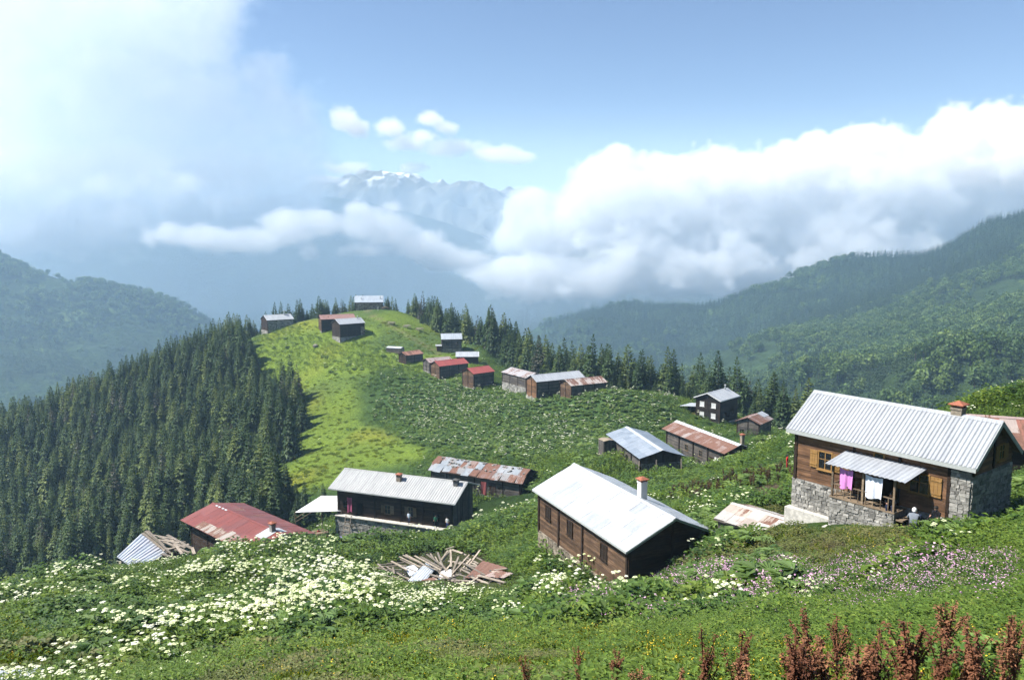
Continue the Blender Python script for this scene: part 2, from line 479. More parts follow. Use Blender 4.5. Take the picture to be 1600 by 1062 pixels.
peak = [(430, 310), (480, 290), (520, 281), (560, 272), (583, 267), (600, 271), (620, 272), (640, 269), (660, 273), (690, 280), (720, 285), (745, 292), (780, 295), (820, 293), (860, 305), (950, 330), (1050, 350), (300, 330), (100, 360)]
FP = [tuple(at(px, py, 9000)) for px, py in peak]
FP += [(p[0] + 200, 11000, -100) for p in FP[::4]] + [(p[0] - 60, 7600, 60) for p in FP[::3]]
fm_h = Height(FP, c=90.0, lam=.02)
def FMH(x, y):
    x = np.asarray(x); y = np.asarray(y)
    r = 1 - 2 * np.abs(fbm(x / 620 + 5, y / 900, 6.0, 5, .55) - .5)
    return fm_h(x, y) + (r - .82) * 420 * np.clip(1 - np.abs(y - 8600) / 2200, .1, 1) + (fbm(x / 150, y / 150, 2.0, 4) - .5) * 70
pk = NT('peak_rock', .9, .2)
pf = pk.noise(.004, 7, .65); geo = pk.new('ShaderNodeNewGeometry')
sepn = pk.new('ShaderNodeSeparateXYZ'); pk.link(geo.outputs['Normal'], sepn.inputs[0])
sepp = pk.new('ShaderNodeSeparateXYZ'); pk.link(geo.outputs['Position'], sepp.inputs[0])
rock = pk.ramp(pf, [(.3, (.07, .08, .065)), (.7, (.16, .16, .14))])
hi = pk.new('ShaderNodeMapRange'); pk.link(sepp.outputs[2], hi.inputs[0]); hi.inputs[1].default_value = 560; hi.inputs[2].default_value = 800
pn = pk.noise(.006, 5, .7, sc=(1, .5, 1))
snow = pk.math('MULTIPLY', hi.outputs[0], pk.ramp(pn, [(.56, (0, 0, 0)), (.60, (1, 1, 1))]))
pk.base(pk.mix(rock, (.85, .87, .9), snow))
grid_mesh('snowy_mountain', -3600, 2600, 7500, 11000, 260, 150, FMH, pk.m)
# ------------------------------------------------------------------ clouds: one bank of real volume over the far valley
CX0, CX1, CY0, CY1, CZ0, CZ1 = -1650., 1650., 1720., 2560., -250., 760.
NX, NY, NZ = 330, 56, 112
cxs = np.linspace(CX0, CX1, NX, dtype=np.float32); cys = np.linspace(CY0, CY1, NY, dtype=np.float32); czs = np.linspace(CZ0, CZ1, NZ, dtype=np.float32)
VX, VY, VZ = np.meshgrid(cxs, cys, czs, indexing='ij')
field = np.full(VX.shape, -500.0, np.float32)
low = np.full(VX.shape, -500.0, np.float32)
def puff_low(px, py, Y, rx, ry, rz):
    global low
    c = at(px, py, Y)
    d = np.sqrt(((VX - c[0]) / rx) ** 2 + ((VY - c[1]) / ry) ** 2 + ((VZ - c[2]) / rz) ** 2)
    low = np.maximum(low, (1 - d) * 60)
def puff(px, py, Y, rx, ry, rz):
    global field
    c = at(px, py, Y)
    d = np.sqrt(((VX - c[0]) / rx) ** 2 + ((VY - c[1]) / ry) ** 2 + ((VZ - c[2]) / rz) ** 2)
    field = np.maximum(field, (1 - d) * max(min(rx, rz), 125))
# great bank on the left
for a in [(120, 60, 2050, 420, 230, 230), (40, 200, 2000, 300, 230, 300), (200, 190, 2050, 420, 260, 300), (120, 330, 2000, 420, 240, 120), (330, 260, 2080, 300, 220, 200), (260, 60, 2050, 230, 220, 220), (300, 0, 2050, 180, 200, 180),
          (420, 250, 2100, 170, 170, 120), (330, 340, 2050, 220, 180, 70), (430, 340, 2060, 120, 120, 60), (470, 210, 2120, 90, 120, 70), (440, 200, 2080, 150, 170, 150), (410, 130, 2080, 120, 150, 120), (470, 260, 2080, 110, 140, 90), (380, 320, 2040, 200, 180, 90), (300, 300, 2000, 300, 200, 100), (430, 285, 2060, 160, 170, 90), (455, 315, 2030, 120, 150, 70), (150, 330, 1980, 420, 220, 130), (200, 355, 1980, 350, 200, 70), (60, 365, 1960, 240, 200, 70)]: puff(a[0], a[1], a[2] + 170, a[3] * 1.08, a[4] * .85, a[5] * 1.08)
# low cumulus before the middle mountain
for a in [(270, 365, 1900, 85, 70, 28), (330, 372, 1900, 85, 70, 24), (400, 372, 1910, 70, 60, 26), (450, 358, 1920, 70, 60, 32), (500, 350, 1930, 50, 50, 28), (570, 350, 1930, 60, 60, 40), (610, 365, 1940, 75, 60, 46), (650, 385, 1950, 75, 60, 38), (700, 398, 1960, 70, 60, 26),
          (735, 402, 1970, 40, 50, 18), (580, 390, 1930, 70, 50, 18), (484, 395, 1900, 20, 30, 14), (560, 325, 2000, 30, 40, 16), (610, 322, 2000, 24, 40, 14)]: puff_low(a[0], a[1], 1785 + (a[2] - 1900) * .2, a[3] * 1.1, a[4] * .8, a[5] * 1.2)
# bank on the right
for a in [(1000, 330, 2200, 230, 200, 110), (900, 360, 2200, 190, 200, 90), (830, 330, 2200, 75, 100, 60), (960, 270, 2220, 90, 120, 60), (1050, 290, 2220, 130, 150, 80), (1130, 320, 2230, 260, 200, 130), (1260, 260, 2250, 90, 120, 85), (1290, 300, 2250, 200, 180, 120), (1230, 250, 2250, 60, 90, 60),
          (1420, 300, 2200, 300, 200, 150), (1560, 270, 2200, 260, 200, 150), (1700, 260, 2200, 260, 200, 180), (1300, 400, 2150, 350, 200, 110), (1080, 410, 2120, 300, 200, 90), (900, 430, 2100, 230, 160, 60), (800, 425, 2080, 130, 120, 40), (1550, 220, 2250, 110, 120, 80), (1350, 230, 2250, 80, 100, 50)]: puff(*a)
# fair weather cumulus high over the peak
for a in [(540, 185, 2420, 34, 60, 26), (560, 198, 2420, 36, 60, 24), (605, 200, 2420, 40, 60, 24), (670, 186, 2430, 36, 60, 16), (700, 200, 2430, 34, 60, 14), (640, 225, 2430, 80, 60, 22), (700, 228, 2430, 90, 60, 24), (770, 242, 2430, 80, 60, 20), (810, 246, 2430, 50, 60, 14), (660, 215, 2430, 50, 60, 20),
          (545, 262, 2450, 60, 60, 14), (640, 262, 2450, 50, 60, 14), (500, 280, 2450, 50, 60, 10)]: puff_low(a[0], a[1], a[2], a[3] * 1.15, a[4], a[5] * 1.2)
e1 = fbm(VX / 230, VY / 230, VZ / 190, 3) - .5
e2 = fbm(VX / 58 + 9, VY / 58, VZ / 50, 4, .62) - .5
soft = np.clip((VX + 900) / -400, 0, 1) * .6 + .4
f = field + e1 * 110 + e2 * 190 * np.clip(VY.max() - VY, 0, 200) / 200
left = np.clip((-150 - VX) / 350, 0, 1)
dens = np.clip(f / (11 + 39 * left), 0, 1) ** 1.3 * (.020 - left * (.0095 + .0068 * np.clip((VZ - 100) / 160, 0, 1)))
small = (VY > 2390) & (field > -60)
dens = dens + np.clip((low + e2 * 120) / 13, 0, 1) ** 1.2 * .020
mist = .0008 * np.clip((340 - VZ) / 220, 0, 1) * np.clip((VZ - CZ0) / 60, 0, 1)
dens = (dens + mist) * 100.0
dens[0] = dens[-1] = 0; dens[:, 0] = dens[:, -1] = 0; dens[:, :, 0] = dens[:, :, -1] = 0
cme = bpy.data.meshes.new('clouds')
cme.vertices.add(8)
cme.vertices.foreach_set('co', np.array([(x, y, z) for x in (CX0, CX1) for y in (CY0, CY1) for z in (CZ0, CZ1)], np.float32).ravel())
hold = bpy.data.meshes.new('cloud_density')
hold.vertices.add(dens.size)
a = hold.attributes.new('dens', 'FLOAT', 'POINT'); a.data.foreach_set('value', np.ascontiguousarray(dens, np.float32).ravel())
hold_o = bpy.data.objects.new('cloud_density', hold)
clouds = tag(link(bpy.data.objects.new('clouds', cme)), 'white cloud banks and small cumulus over the far valley', 'clouds', kind='stuff')
g = bpy.data.node_groups.new('clouds', 'GeometryNodeTree')
g.interface.new_socket('Geometry', in_out='INPUT', socket_type='NodeSocketGeometry')
g.interface.new_socket('Geometry', in_out='OUTPUT', socket_type='NodeSocketGeometry')
N, L = g.nodes, g.links.new
go = N.new('NodeGroupOutput'); N.new('NodeGroupInput')
oi = N.new('GeometryNodeObjectInfo'); oi.inputs['Object'].default_value = hold_o
pos = N.new('GeometryNodeInputPosition')
def vm(op, a, b):
    n = N.new('ShaderNodeVectorMath'); n.operation = op
    for s, v in ((n.inputs[0], a), (n.inputs[1], b)):
        if hasattr(v, 'links'): L(v, s)
        else: s.default_value = v
    return n.outputs[0]
idx = vm('SUBTRACT', pos.outputs[0], (CX0, CY0, CZ0))
idx = vm('MULTIPLY', idx, ((NX - 1) / (CX1 - CX0), (NY - 1) / (CY1 - CY0), (NZ - 1) / (CZ1 - CZ0)))
idx = vm('FLOOR', vm('ADD', idx, (.5, .5, .5)), (0, 0, 0))
dot = N.new('ShaderNodeVectorMath'); dot.operation = 'DOT_PRODUCT'; L(idx, dot.inputs[0]); dot.inputs[1].default_value = (NY * NZ, NZ, 1)
si = N.new('GeometryNodeSampleIndex'); si.data_type = 'FLOAT'; si.domain = 'POINT'
na = N.new('GeometryNodeInputNamedAttribute'); na.data_type = 'FLOAT'; na.inputs[0].default_value = 'dens'
L(oi.outputs['Geometry'], si.inputs['Geometry']); L(na.outputs[0], si.inputs['Value']); L(dot.outputs['Value'], si.inputs['Index'])
vc = N.new('GeometryNodeVolumeCube')
vc.inputs['Min'].default_value = (CX0, CY0, CZ0); vc.inputs['Max'].default_value = (CX1, CY1, CZ1)
vc.inputs['Resolution X'].default_value = NX; vc.inputs['Resolution Y'].default_value = NY; vc.inputs['Resolution Z'].default_value = NZ
L(si.outputs[0], vc.inputs['Density'])
cm = bpy.data.materials.new('cloud'); cm.use_nodes = True
cn = cm.node_tree.nodes; cn.remove(cn['Principled BSDF'])
pv = cn.new('ShaderNodeVolumePrincipled'); pv.inputs['Color'].default_value = (1, 1, 1, 1); pv.inputs['Density'].default_value = 0.01; pv.inputs["Anisotropy"].default_value = 0.0
ca_ = cn.new('ShaderNodeAttribute'); ca_.attribute_name = 'density'
cr_ = cn.new('ShaderNodeValToRGB'); cm.node_tree.links.new(ca_.outputs['Fac'], cr_.inputs[0])
cr_.color_ramp.elements[0].position = .12; cr_.color_ramp.elements[0].color = (.66, .83, 1, 1)
cr_.color_ramp.elements[1].position = .45; cr_.color_ramp.elements[1].color = (.995, .992, .988, 1)
ce_ = cr_.color_ramp.elements.new(.99); ce_.color = (.915, .91, .905, 1)
cm.node_tree.links.new(cr_.outputs[0], pv.inputs['Color'])
cm.node_tree.links.new(pv.outputs[0], cn['Material Output'].inputs['Volume'])
smn = N.new('GeometryNodeSetMaterial'); smn.inputs['Material'].default_value = cm
L(vc.outputs[0], smn.inputs[0]); L(smn.outputs[0], go.inputs[0])
cme.materials.append(cm)
md = clouds.modifiers.new('volume', 'NODES'); md.node_group = g

# ------------------------------------------------------------------ haze in the valley air
hz = MB().b2(-1600, 1600, -130, 1690, -620, 105)
haze = hz.build('haze', bpy.data.materials.new('haze'))
tag(haze, 'thin blue summer haze filling the valley air', 'haze', kind='stuff')
hm = haze.data.materials[0]; hm.use_nodes = True
hn = hm.node_tree.nodes; hn.remove(hn['Principled BSDF'])
hv = hn.new('ShaderNodeVolumePrincipled'); hv.inputs['Color'].default_value = (.48, .73, 1, 1); hv.inputs['Density'].default_value = .00027; hv.inputs['Anisotropy'].default_value = 0.2
hm.node_tree.links.new(hv.outputs[0], hn['Material Output'].inputs['Volume'])
# ------------------------------------------------------------------ building materials
def wood(name, dark, light, rough=.85):
    m = NT(name, rough, .2)
    f = m.noise(1.0, 6, .6, sc=(1.6, 1.6, 11)); f2 = m.noise(.8, 3)
    oi = m.new('ShaderNodeNewGeometry')
    isl = oi.outputs['Random Per Island']
    c = m.ramp(f, [(.25, dark), (.75, light)])
    c = m.mix(c, m.ramp(isl, [(0, (.62, .62, .64)), (1, (1.3, 1.27, 1.22))]), 1.0, 'MULTIPLY')
    c = m.mix(c, m.ramp(f2, [(.35, (.75,) * 3), (.7, (1.15,) * 3)]), 1.0, 'MULTIPLY')
    m.base(c).bump(f, .5, .02)
    return m.m
def beam_wood(name, dark, light):
    m = NT(name, .88, .15)
    f = m.noise(2.0, 6, .65, sc=(1, 6, 6))
    oi = m.new('ShaderNodeObjectInfo')
    c = m.ramp(f, [(.3, dark), (.7, light)])
    c = m.mix(c, m.ramp(oi.outputs['Random'], [(0, (.55, .55, .55)), (1, (1.25, 1.22, 1.18))]), 1.0, 'MULTIPLY')
    m.base(c).bump(f, .5, .02)
    return m.m
def stone(name, a, b, c_):
    m = NT(name, .92, .2)
    oi = m.new('ShaderNodeNewGeometry')
    f = m.noise(7, 5, .65)
    c = m.ramp(oi.outputs['Random Per Island'], [(0, a), (.55, b), (1, c_)])
    c = m.mix(c, m.ramp(f, [(.3, (.6,) * 3), (.7, (1.3,) * 3)]), 1.0, 'MULTIPLY')
    m.base(c).bump(f, .8, .05)
    return m.m
def sheet_metal():
    """painted or zinc sheet: colour from the object, rust share from its 'rust' property"""
    m = NT('sheet_metal', .42, .5)
    oi = m.new('ShaderNodeObjectInfo')
    ra = m.attr('rust', 'OBJECT')
    n = m.noise(.9, 6, .7, sc=(2.2, .35, .35)); n2 = m.noise(.5, 4, .6); n3 = m.noise(6, 4, .7)
    big = m.math('ADD', m.math('MULTIPLY', n, .6), m.math('MULTIPLY', n2, .4))
    th = m.math('SUBTRACT', .74, m.math('MULTIPLY', ra.outputs['Fac'], .48))
    k = m.new('ShaderNodeMapRange'); m.link(m.math('SUBTRACT', big, th), k.inputs[0]); k.inputs[1].default_value = -.035; k.inputs[2].default_value = .035
    rust = m.ramp(n3, [(.25, (.09, .042, .028)), (.55, (.17, .085, .060)), (.8, (.24, .145, .11))])
    paint = m.mix(oi.outputs['Color'], m.ramp(n, [(.28, (.70, .70, .72)), (.6, (1.0,) * 3)]), 1.0, 'MULTIPLY')
    paint = m.mix(paint, m.ramp(n3, [(.3, (.86,) * 3), (.7, (1.06,) * 3)]), 1.0, 'MULTIPLY')
    m.base(m.mix(paint, rust, k.outputs[0]))
    rr = m.new('ShaderNodeMapRange'); m.link(k.outputs[0], rr.inputs[0]); rr.inputs[3].default_value = .45; rr.inputs[4].default_value = .9
    m.link(rr.outputs[0], m.b.inputs['Roughness'])
    m.b.inputs['Metallic'].default_value = .15
    m.bump(n2, .15, .05)
    return m.m
M = dict(
    sheet=sheet_metal(),
    wood_dark=wood('dark_plank', (.018, .012, .009), (.055, .036, .026)),
    wood_brown=wood('brown_plank', (.095, .050, .028), (.22, .125, .072)),
    wood_mid=wood('mid_brown_plank', (.060, .036, .023), (.155, .098, .062)),
    wood_grey=wood('grey_plank', (.050, .044, .040), (.145, .130, .118)),
    wood_black=wood('tarred_plank', (.012, .009, .007), (.036, .026, .020)),
    post=beam_wood('dark_post', (.016, .011, .008), (.045, .030, .022)),
    post_light=beam_wood('weathered_post', (.12, .09, .06), (.26, .20, .14)),
    shutter=beam_wood('varnished_shutter', (.20, .115, .040), (.31, .185, .070)),
    grey_beam=beam_wood('weathered_beam', (.15, .125, .10), (.40, .35, .295)),
    stone=stone('grey_stone', (.15, .145, .133), (.25, .24, .22), (.36, .345, .315)),
    stone_dark=stone('dark_stone', (.06, .06, .058), (.11, .11, .105), (.19, .185, .175)),
    stone_tan=stone('tan_stone', (.13, .11, .085), (.22, .185, .14), (.32, .28, .22)),
    mortar=solid('mortar', (.20, .195, .185), .95, .1),
    mortar_dark=solid('dark_mortar', (.05, .05, .048), .95, .1),
    concrete=solid('concrete', (.44, .42, .38), .9, .2),
    white=solid('white_paint', (.56, .56, .55), .6, .4, .08),
    terracotta=solid('terracotta', (.27, .10, .06), .85, .2),
    glass=NT('window_glass', .08, .6).base((.012, .014, .017)).m,
    dark=solid('interior_shade', (.008, .007, .006), .95, .05),  # near-black colour standing in for the shade inside houses and openings
    fascia=solid('fascia_board', (.34, .36, .35), .6, .4, .1),
    fascia_green=solid('green_fascia', (.16, .21, .18), .5, .4, .1),
)
WHITE, ZINC, GREY, RED, PINKRED = (.42, .44, .46), (.36, .38, .40), (.30, .34, .39), (.21, .055, .042), (.36, .085, .07)

def colour(o, c, rust=0.0):
    o.color = (*c, 1); o['rust'] = float(rust)
    return o

# ------------------------------------------------------------------ house builder
class House:
    """roof = (x, y, eave z, yaw, roof length, roof width, rise); local x along the ridge, -y towards the viewer"""
    def __init__(s, name, label, cat, roof, wh, ox=.35, oy=.4, group=None):
        x, y, z, a, s.L, s.W, s.h = roof
        s.wh = wh
        s.e = empty(name, (x, y, z - wh), math.remainder(a, 2 * math.pi))
        tag(s.e, label, cat, group)
        s.ox, s.oy = ox, oy
        s.wl, s.ww = s.L - 2 * ox, s.W - 2 * oy           # wall box
        s.slope = s.h / (s.W / 2)
        s.roofpart = None
    def half(s, side): return (s.wl if side in 'FB' else s.ww) / 2
    def sbox(s, mb, side, u0, u1, o0, o1, z0, z1, j=0.0):
        d = (s.ww if side in 'FB' else s.wl) / 2
        if side == 'F': mb.b2(u0, u1, -d - o1, -d - o0, z0, z1, j)
        elif side == 'B': mb.b2(u0, u1, d + o0, d + o1, z0, z1, j)
        elif side == 'L': mb.b2(-d - o1, -d - o0, u0, u1, z0, z1, j)
        else: mb.b2(d + o0, d + o1, u0, u1, z0, z1, j)
    def topz(s, side):                                     # wall top under the roof
        return s.wh + s.oy * s.slope - .05
    def core(s, mat, name='wall_core'):
        hl, hw, t = s.wl / 2 - .02, s.ww / 2 - .02, s.topz('F')
        r = t + hw * s.slope - .03
        v = [(-hl, -hw, -2.2), (hl, -hw, -2.2), (hl, hw, -2.2), (-hl, hw, -2.2), (-hl, -hw, t), (hl, -hw, t), (hl, hw, t), (-hl, hw, t), (-hl, 0, r), (hl, 0, r)]
        f = [(0, 1, 5, 4), (2, 3, 7, 6), (0, 4, 8, 7, 3), (1, 2, 6, 9, 5), (4, 5, 9, 8), (6, 7, 8, 9)]
        MB().add(v, f).build(name, mat, s.e)
    def planks(s, side, z0, mat, ph=.2, gap=.012, z1=None, u0=None, u1=None, vertical=False, name='wall'):
        mb = MB(); hu = s.half(side)
        a, b = (-hu if u0 is None else u0), (hu if u1 is None else u1)
        t = s.topz(side); gable = side in 'LR'
        top = (t + s.ww / 2 * s.slope - .06 if gable else t) if z1 is None else z1
        if vertical:
            u = a
            while u < b - .01:
                e = min(b, u + ph * random.uniform(.8, 1.25)); m_ = (u + e) / 2
                zt = min(top, t + (s.ww / 2 - abs(m_)) * s.slope - .06) if gable else top
                s.sbox(mb, side, u + gap / 2, e - gap / 2, 0, .05 + random.uniform(0, .025), z0 - random.uniform(0, .03), zt)
                u = e
        else:
            z = z0
            while z < top - .03:
                e = min(top, z + ph * random.uniform(.85, 1.15)); ua, ub = a, b
                if gable and e > t:
                    w = max(.05, s.ww / 2 - (e - t) / s.slope - .02); ua, ub = max(a, -w), min(b, w)
                if ub - ua > .08:
                    cuts = [ua] + sorted(random.uniform(ua, ub) for _ in range(int((ub - ua) / 4))) + [ub]
                    for c0, c1 in zip(cuts[:-1], cuts[1:]):
                        if c1 - c0 > .05: s.sbox(mb, side, c0 + .004, c1 - .004, 0, .05 + random.uniform(0, .03), z + gap / 2, e - gap / 2)
                z = e
        o = mb.build(name, mat, s.e); o['kind'] = 'stuff'; return o
    def stones(s, side, z1, mat='stone', mortar='mortar', z0=-1.6, size=.34, u0=None, u1=None, proud=.10, name='stone_wall'):
        mb = MB(); hu = s.half(side)
        a, b = (-hu - .06 if u0 is None else u0), (hu + .06 if u1 is None else u1)
        s.sbox(mb, side, a, b, -.02, proud - .045, z0, z1 - .01)
        mb.cur = 1
        z = z0
        while z < z1 - .04:
            e = min(z1, z + size * random.uniform(.6, 1.05)); u = a
            if z1 - e < .08: e = z1
            while u < b - .02:
                w = min(b, u + size * random.uniform(.7, 1.9))
                if b - w < .12: w = b
                s.sbox(mb, side, u + .012, w - .012, proud - .06, proud + random.uniform(0, .05), z + .01, e - .01, .022)
                u = w
            z = e
        o = mb.build(name, [M[mortar], M[mat]], s.e); o['kind'] = 'stuff'; return o
    def post(s, side, u, z0, z1=None, w=.16, mat='post', out=.12):
        mb = MB(); t = s.topz(side)
        if z1 is None: z1 = t + ((s.ww / 2 - abs(u)) * s.slope - .1 if side in 'LR' else 0)
        s.sbox(mb, side, u - w / 2, u + w / 2, .0, out, z0, z1)
        return mb.build('post', M[mat], s.e)
    def corners(s, z0, w=.18, mat='post'):
        for i in (-1, 1):
            for j in (-1, 1):
                x, y = i * s.wl / 2, j * s.ww / 2
                MB().b2(x - w / 2, x + w / 2, y - w / 2 - .02, y + w / 2 + .02, z0, s.topz('F')).build('post', M[mat], s.e)
    def window(s, side, u, z, w=.7, h=.9, shutters=None, frame='post', bars=True, curtain=False, angle=True):
        mb = MB(); f = .07
        for (a, b, c, d) in ((u - w / 2 - f, u - w / 2, z - f, z + h + f), (u + w / 2, u + w / 2 + f, z - f, z + h + f), (u - w / 2, u + w / 2, z - f, z), (u - w / 2, u + w / 2, z + h, z + h + f)):
            s.sbox(mb, side, a, b, .04, .13, c, d)
        if bars:
            s.sbox(mb, side, u - .025, u + .025, .05, .11, z, z + h); s.sbox(mb, side, u - w / 2, u + w / 2, .05, .105, z + h * .55, z + h * .55 + .04)
        o = mb.build('window', M[frame], s.e)
        pb = MB(); s.sbox(pb, side, u - w / 2, u + w / 2, .03, .088, z, z + h); pb.build('pane', M[curtain if isinstance(curtain, str) else 'white'] if curtain else M['glass'], o)
        sb = MB(); s.sbox(sb, side, u - w / 2 - .12, u + w / 2 + .12, .05, .19, z - f - .05, z - f); sb.build('sill', M[frame], o)
        if shutters:
            for k in (-1, 1):
                hb = MB(); c0 = u + k * (w / 2 + f + .02); c1 = c0 + k * w * .62
                lo, hi_ = min(c0, c1), max(c0, c1)
                n = 3
                for q in range(n):
                    s.sbox(hb, side, lo + (hi_ - lo) * q / n + .006, lo + (hi_ - lo) * (q + 1) / n - .006, .10, .135, z - .03, z + h + .03)
                for zz in (z + .12, z + h - .18): s.sbox(hb, side, lo + .02, hi_ - .02, .136, .16, zz, zz + .08)
                hb.build('shutter', M[shutters], o)
        return o
    def door(s, side, u, z, w=.9, h=1.9, mat='post', open_=False):
        mb = MB()
        for (a, b, c, d) in ((u - w / 2 - .09, u - w / 2, z, z + h + .09), (u + w / 2, u + w / 2 + .09, z, z + h + .09), (u - w / 2, u + w / 2, z + h, z + h + .09)):
            s.sbox(mb, side, a, b, .03, .13, c, d)
        if not open_:
            for q in range(4): s.sbox(mb, side, u - w / 2 + w * q / 4 + .005, u - w / 2 + w * (q + 1) / 4 - .005, .03, .095, z, z + h)
        o = mb.build('door', M[mat], s.e)
        if open_:
            pb = MB(); s.sbox(pb, side, u - w / 2, u + w / 2, .03, .086, z, z + h); pb.build('doorway', M['dark'], o)  # near-black slab paints the shade of the open door
        return o
    # ---- roof
    def rp(s, x, v, up=0.0, side=-1):
        """point on the slope: x along the ridge, v 0 at the ridge .. 1 at the eave"""
        n = math.hypot(1, s.slope)
        return Vector((x, side * (v * s.W / 2 + up * s.slope / n), s.wh + s.h * (1 - v) + up / n))
    def deck(s, mat='wood_dark'):
        mb = MB(); hl, hw = s.L / 2 - .03, s.W / 2 - .03
        z0, z1 = s.wh, s.wh + s.h
        prof = [(-hw, z0 - .07), (-hw, z0 + .01), (0, z1 - .0), (hw, z0 + .01), (hw, z0 - .07), (0, z1 - .09)]
        v = [(-hl, y, z) for y, z in prof] + [(hl, y, z) for y, z in prof]
        f = [(0, 1, 2, 5), (5, 2, 3, 4), (6, 11, 8, 7), (11, 10, 9, 8)]
        f += [(i, i + 6, (i + 1) % 6 + 6, (i + 1) % 6) for i in range(6)]
        s.roofpart = mb.add(v, f).build('roof', M[mat], s.e)
    def sheet(s, side, x0, x1, v0, v1, c, rust=0.0, up=.03, rib=0.0, pitch=.25, tilt=0.0, nv=1, name='roof_sheet', sag=0.0, skew=0.0):
        n = max(1, int((x1 - x0) / pitch * 4)) if rib else max(1, int((x1 - x0) / 1.2))
        vs_, fs_ = [], []
        for k in range(nv + 1):
            v = v0 + (v1 - v0) * k / nv
            for i in range(n + 1):
                x = x0 + (x1 - x0) * i / n + skew * (k / nv)
                r = (rib if (i % 4) in (1, 2) else 0.0) if rib else 0.0
                wob = sag * (vnoise(x * .9 + 3, v * 5 + side * 4, s.L) - .5)
                p = s.rp(x, v, up + r + tilt * (1 - k / nv) + float(wob), side)
                vs_.append(p)
        m_ = len(vs_)
        vs_ += [p - Vector((0, 0, .018)) for p in vs_]
        for k in range(nv):
            for i in range(n):
                a = k * (n + 1) + i
                q = (a, a + 1, a + n + 2, a + n + 1)
                fs_.append(q if side > 0 else q[::-1]); fs_.append(tuple(t + m_ for t in (q[::-1] if side > 0 else q)))
        rim = [(i, i + 1) for i in range(n)] + [(nv * (n + 1) + i + 1, nv * (n + 1) + i) for i in range(n)]
        rim += [((k + 1) * (n + 1), k * (n + 1)) for k in range(nv)] + [(k * (n + 1) + n, (k + 1) * (n + 1) + n) for k in range(nv)]
        fs_ += [(a, b, b + m_, a + m_) for a, b in rim]
        me = mesh_np(name, vs_, fs_, M['sheet'])
        return colour(obj(name, me, s.roofpart), c, rust)
    def plain(s, c, rust=0.0, rib=.03, pitch=.3, c2=None, rust2=None, sag=0.0):
        for sd in (-1, 1):
            s.sheet(sd, -s.L / 2, s.L / 2, 0.0, 1.0, (c2 or c) if sd > 0 else c, rust if (sd < 0 or rust2 is None) else rust2, rib=rib, pitch=pitch, sag=sag, nv=3 if sag else 1)
        s.ridge(c, rust)
    def tiles(s, side, nx, nv, cols, jit=.012, rib=0.0, pitch=.25, gapy=0.0, skew=0.0, sag=0.0, skip=0.0):
        xs = np.linspace(-s.L / 2, s.L / 2, nx + 1); tot = sum(w for *_, w in cols)
        for i in range(nx):
            rows = nv
            for k in range(rows):
                if random.random() < skip: continue
                r = random.uniform(0, tot)
                for c, ru, w in cols:
                    r -= w
                    if r <= 0: break
                v0, v1 = k / rows, (k + 1) / rows + (.02 if k < rows - 1 else gapy * random.uniform(-1, 1))
                b = random.uniform(.93, 1.05)
                s.sheet(side, xs[i] - (.03 if i else 0), xs[i + 1] + (.02 if i < nx - 1 else 0), max(0, v0 - (.0 if k == 0 else .01)), v1, tuple(min(.9, q * b) for q in c), min(1, max(0, ru + random.uniform(-.12, .12))),
                        up=.03 + .012 * ((i + k) % 2) + .006 * k + random.uniform(0, jit), rib=rib, pitch=pitch, skew=random.uniform(-skew, skew), sag=sag, nv=2 if sag else 1)
    def ridge(s, c, rust=0.0, w=.22):
        mb = MB(); hl = s.L / 2 + .01; z = s.wh + s.h + .085; d = w * s.slope
        v = []
        for x in (-hl, hl): v += [(x, -w, z - d), (x, 0, z), (x, w, z - d), (x, w, z - d - .02), (x, 0, z - .02), (x, -w, z - d - .02)]
        f = [(0, 1, 7, 6), (1, 2, 8, 7), (2, 3, 9, 8), (3, 4, 10, 9), (4, 5, 11, 10), (5, 0, 6, 11), (0, 5, 4, 1), (1, 4, 3, 2), (6, 7, 10, 11), (7, 8, 9, 10)]
        return colour(mb.add(v, [q[::-1] for q in f]).build('ridge_cap', M['sheet'], s.roofpart), c, rust)
    def fascia(s, mat, h=.2, front=True, gables=True):
        if front:
            mb = MB(); mb.b2(-s.L / 2, s.L / 2, -s.W / 2 - .03, -s.W / 2 - .002, s.wh - h + .02, s.wh + .03); mb.build('fascia', M[mat], s.roofpart)
        if gables:
            for sx in (-1, 1):
                mb = MB()
                for sd in (-1, 1):
                    a = s.rp(sx * (s.L / 2 + .015), 1.0, -.06, sd); b = s.rp(sx * (s.L / 2 + .015), 0.0, -.06, sd)
                    mb.bar(a, b, .035, h)
                mb.build('fascia', M[mat], s.roofpart)
    def chimney(s, x, v, side, h=1.0, w=.42, mat='white', cap='terracotta'):
        p = s.rp(x, v, 0, side)
        mb = MB(); mb.b2(-w / 2, w / 2, -w / 2, w / 2, -.5, h); mb.b2(-w * .56, w * .56, -w * .56, w * .56, h - .1, h + .02)
        o = mb.build('chimney', M[mat], s.e, loc=p)
        cb = MB()
        for i in (-1, 1):
            for j in (-1, 1): cb.b2(i * w * .4 - .05, i * w * .4 + .05, j * w * .4 - .05, j * w * .4 + .05, h + .02, h + .16)
        q = w * .72; z = h + .16
        cb.add([(-q, -q, z), (q, -q, z), (q, q, z), (-q, q, z), (-q, -q, z + .05), (q, -q, z + .05), (q, q, z + .05), (-q, q, z + .05), (0, 0, z + .24)],
               [(3, 2, 1, 0), (0, 1, 5, 4), (1, 2, 6, 5), (2, 3, 7, 6), (3, 0, 4, 7), (4, 5, 8), (5, 6, 8), (6, 7, 8), (7, 4, 8)])
        cb.build('chimney_cap', M[cap], o)
        return o
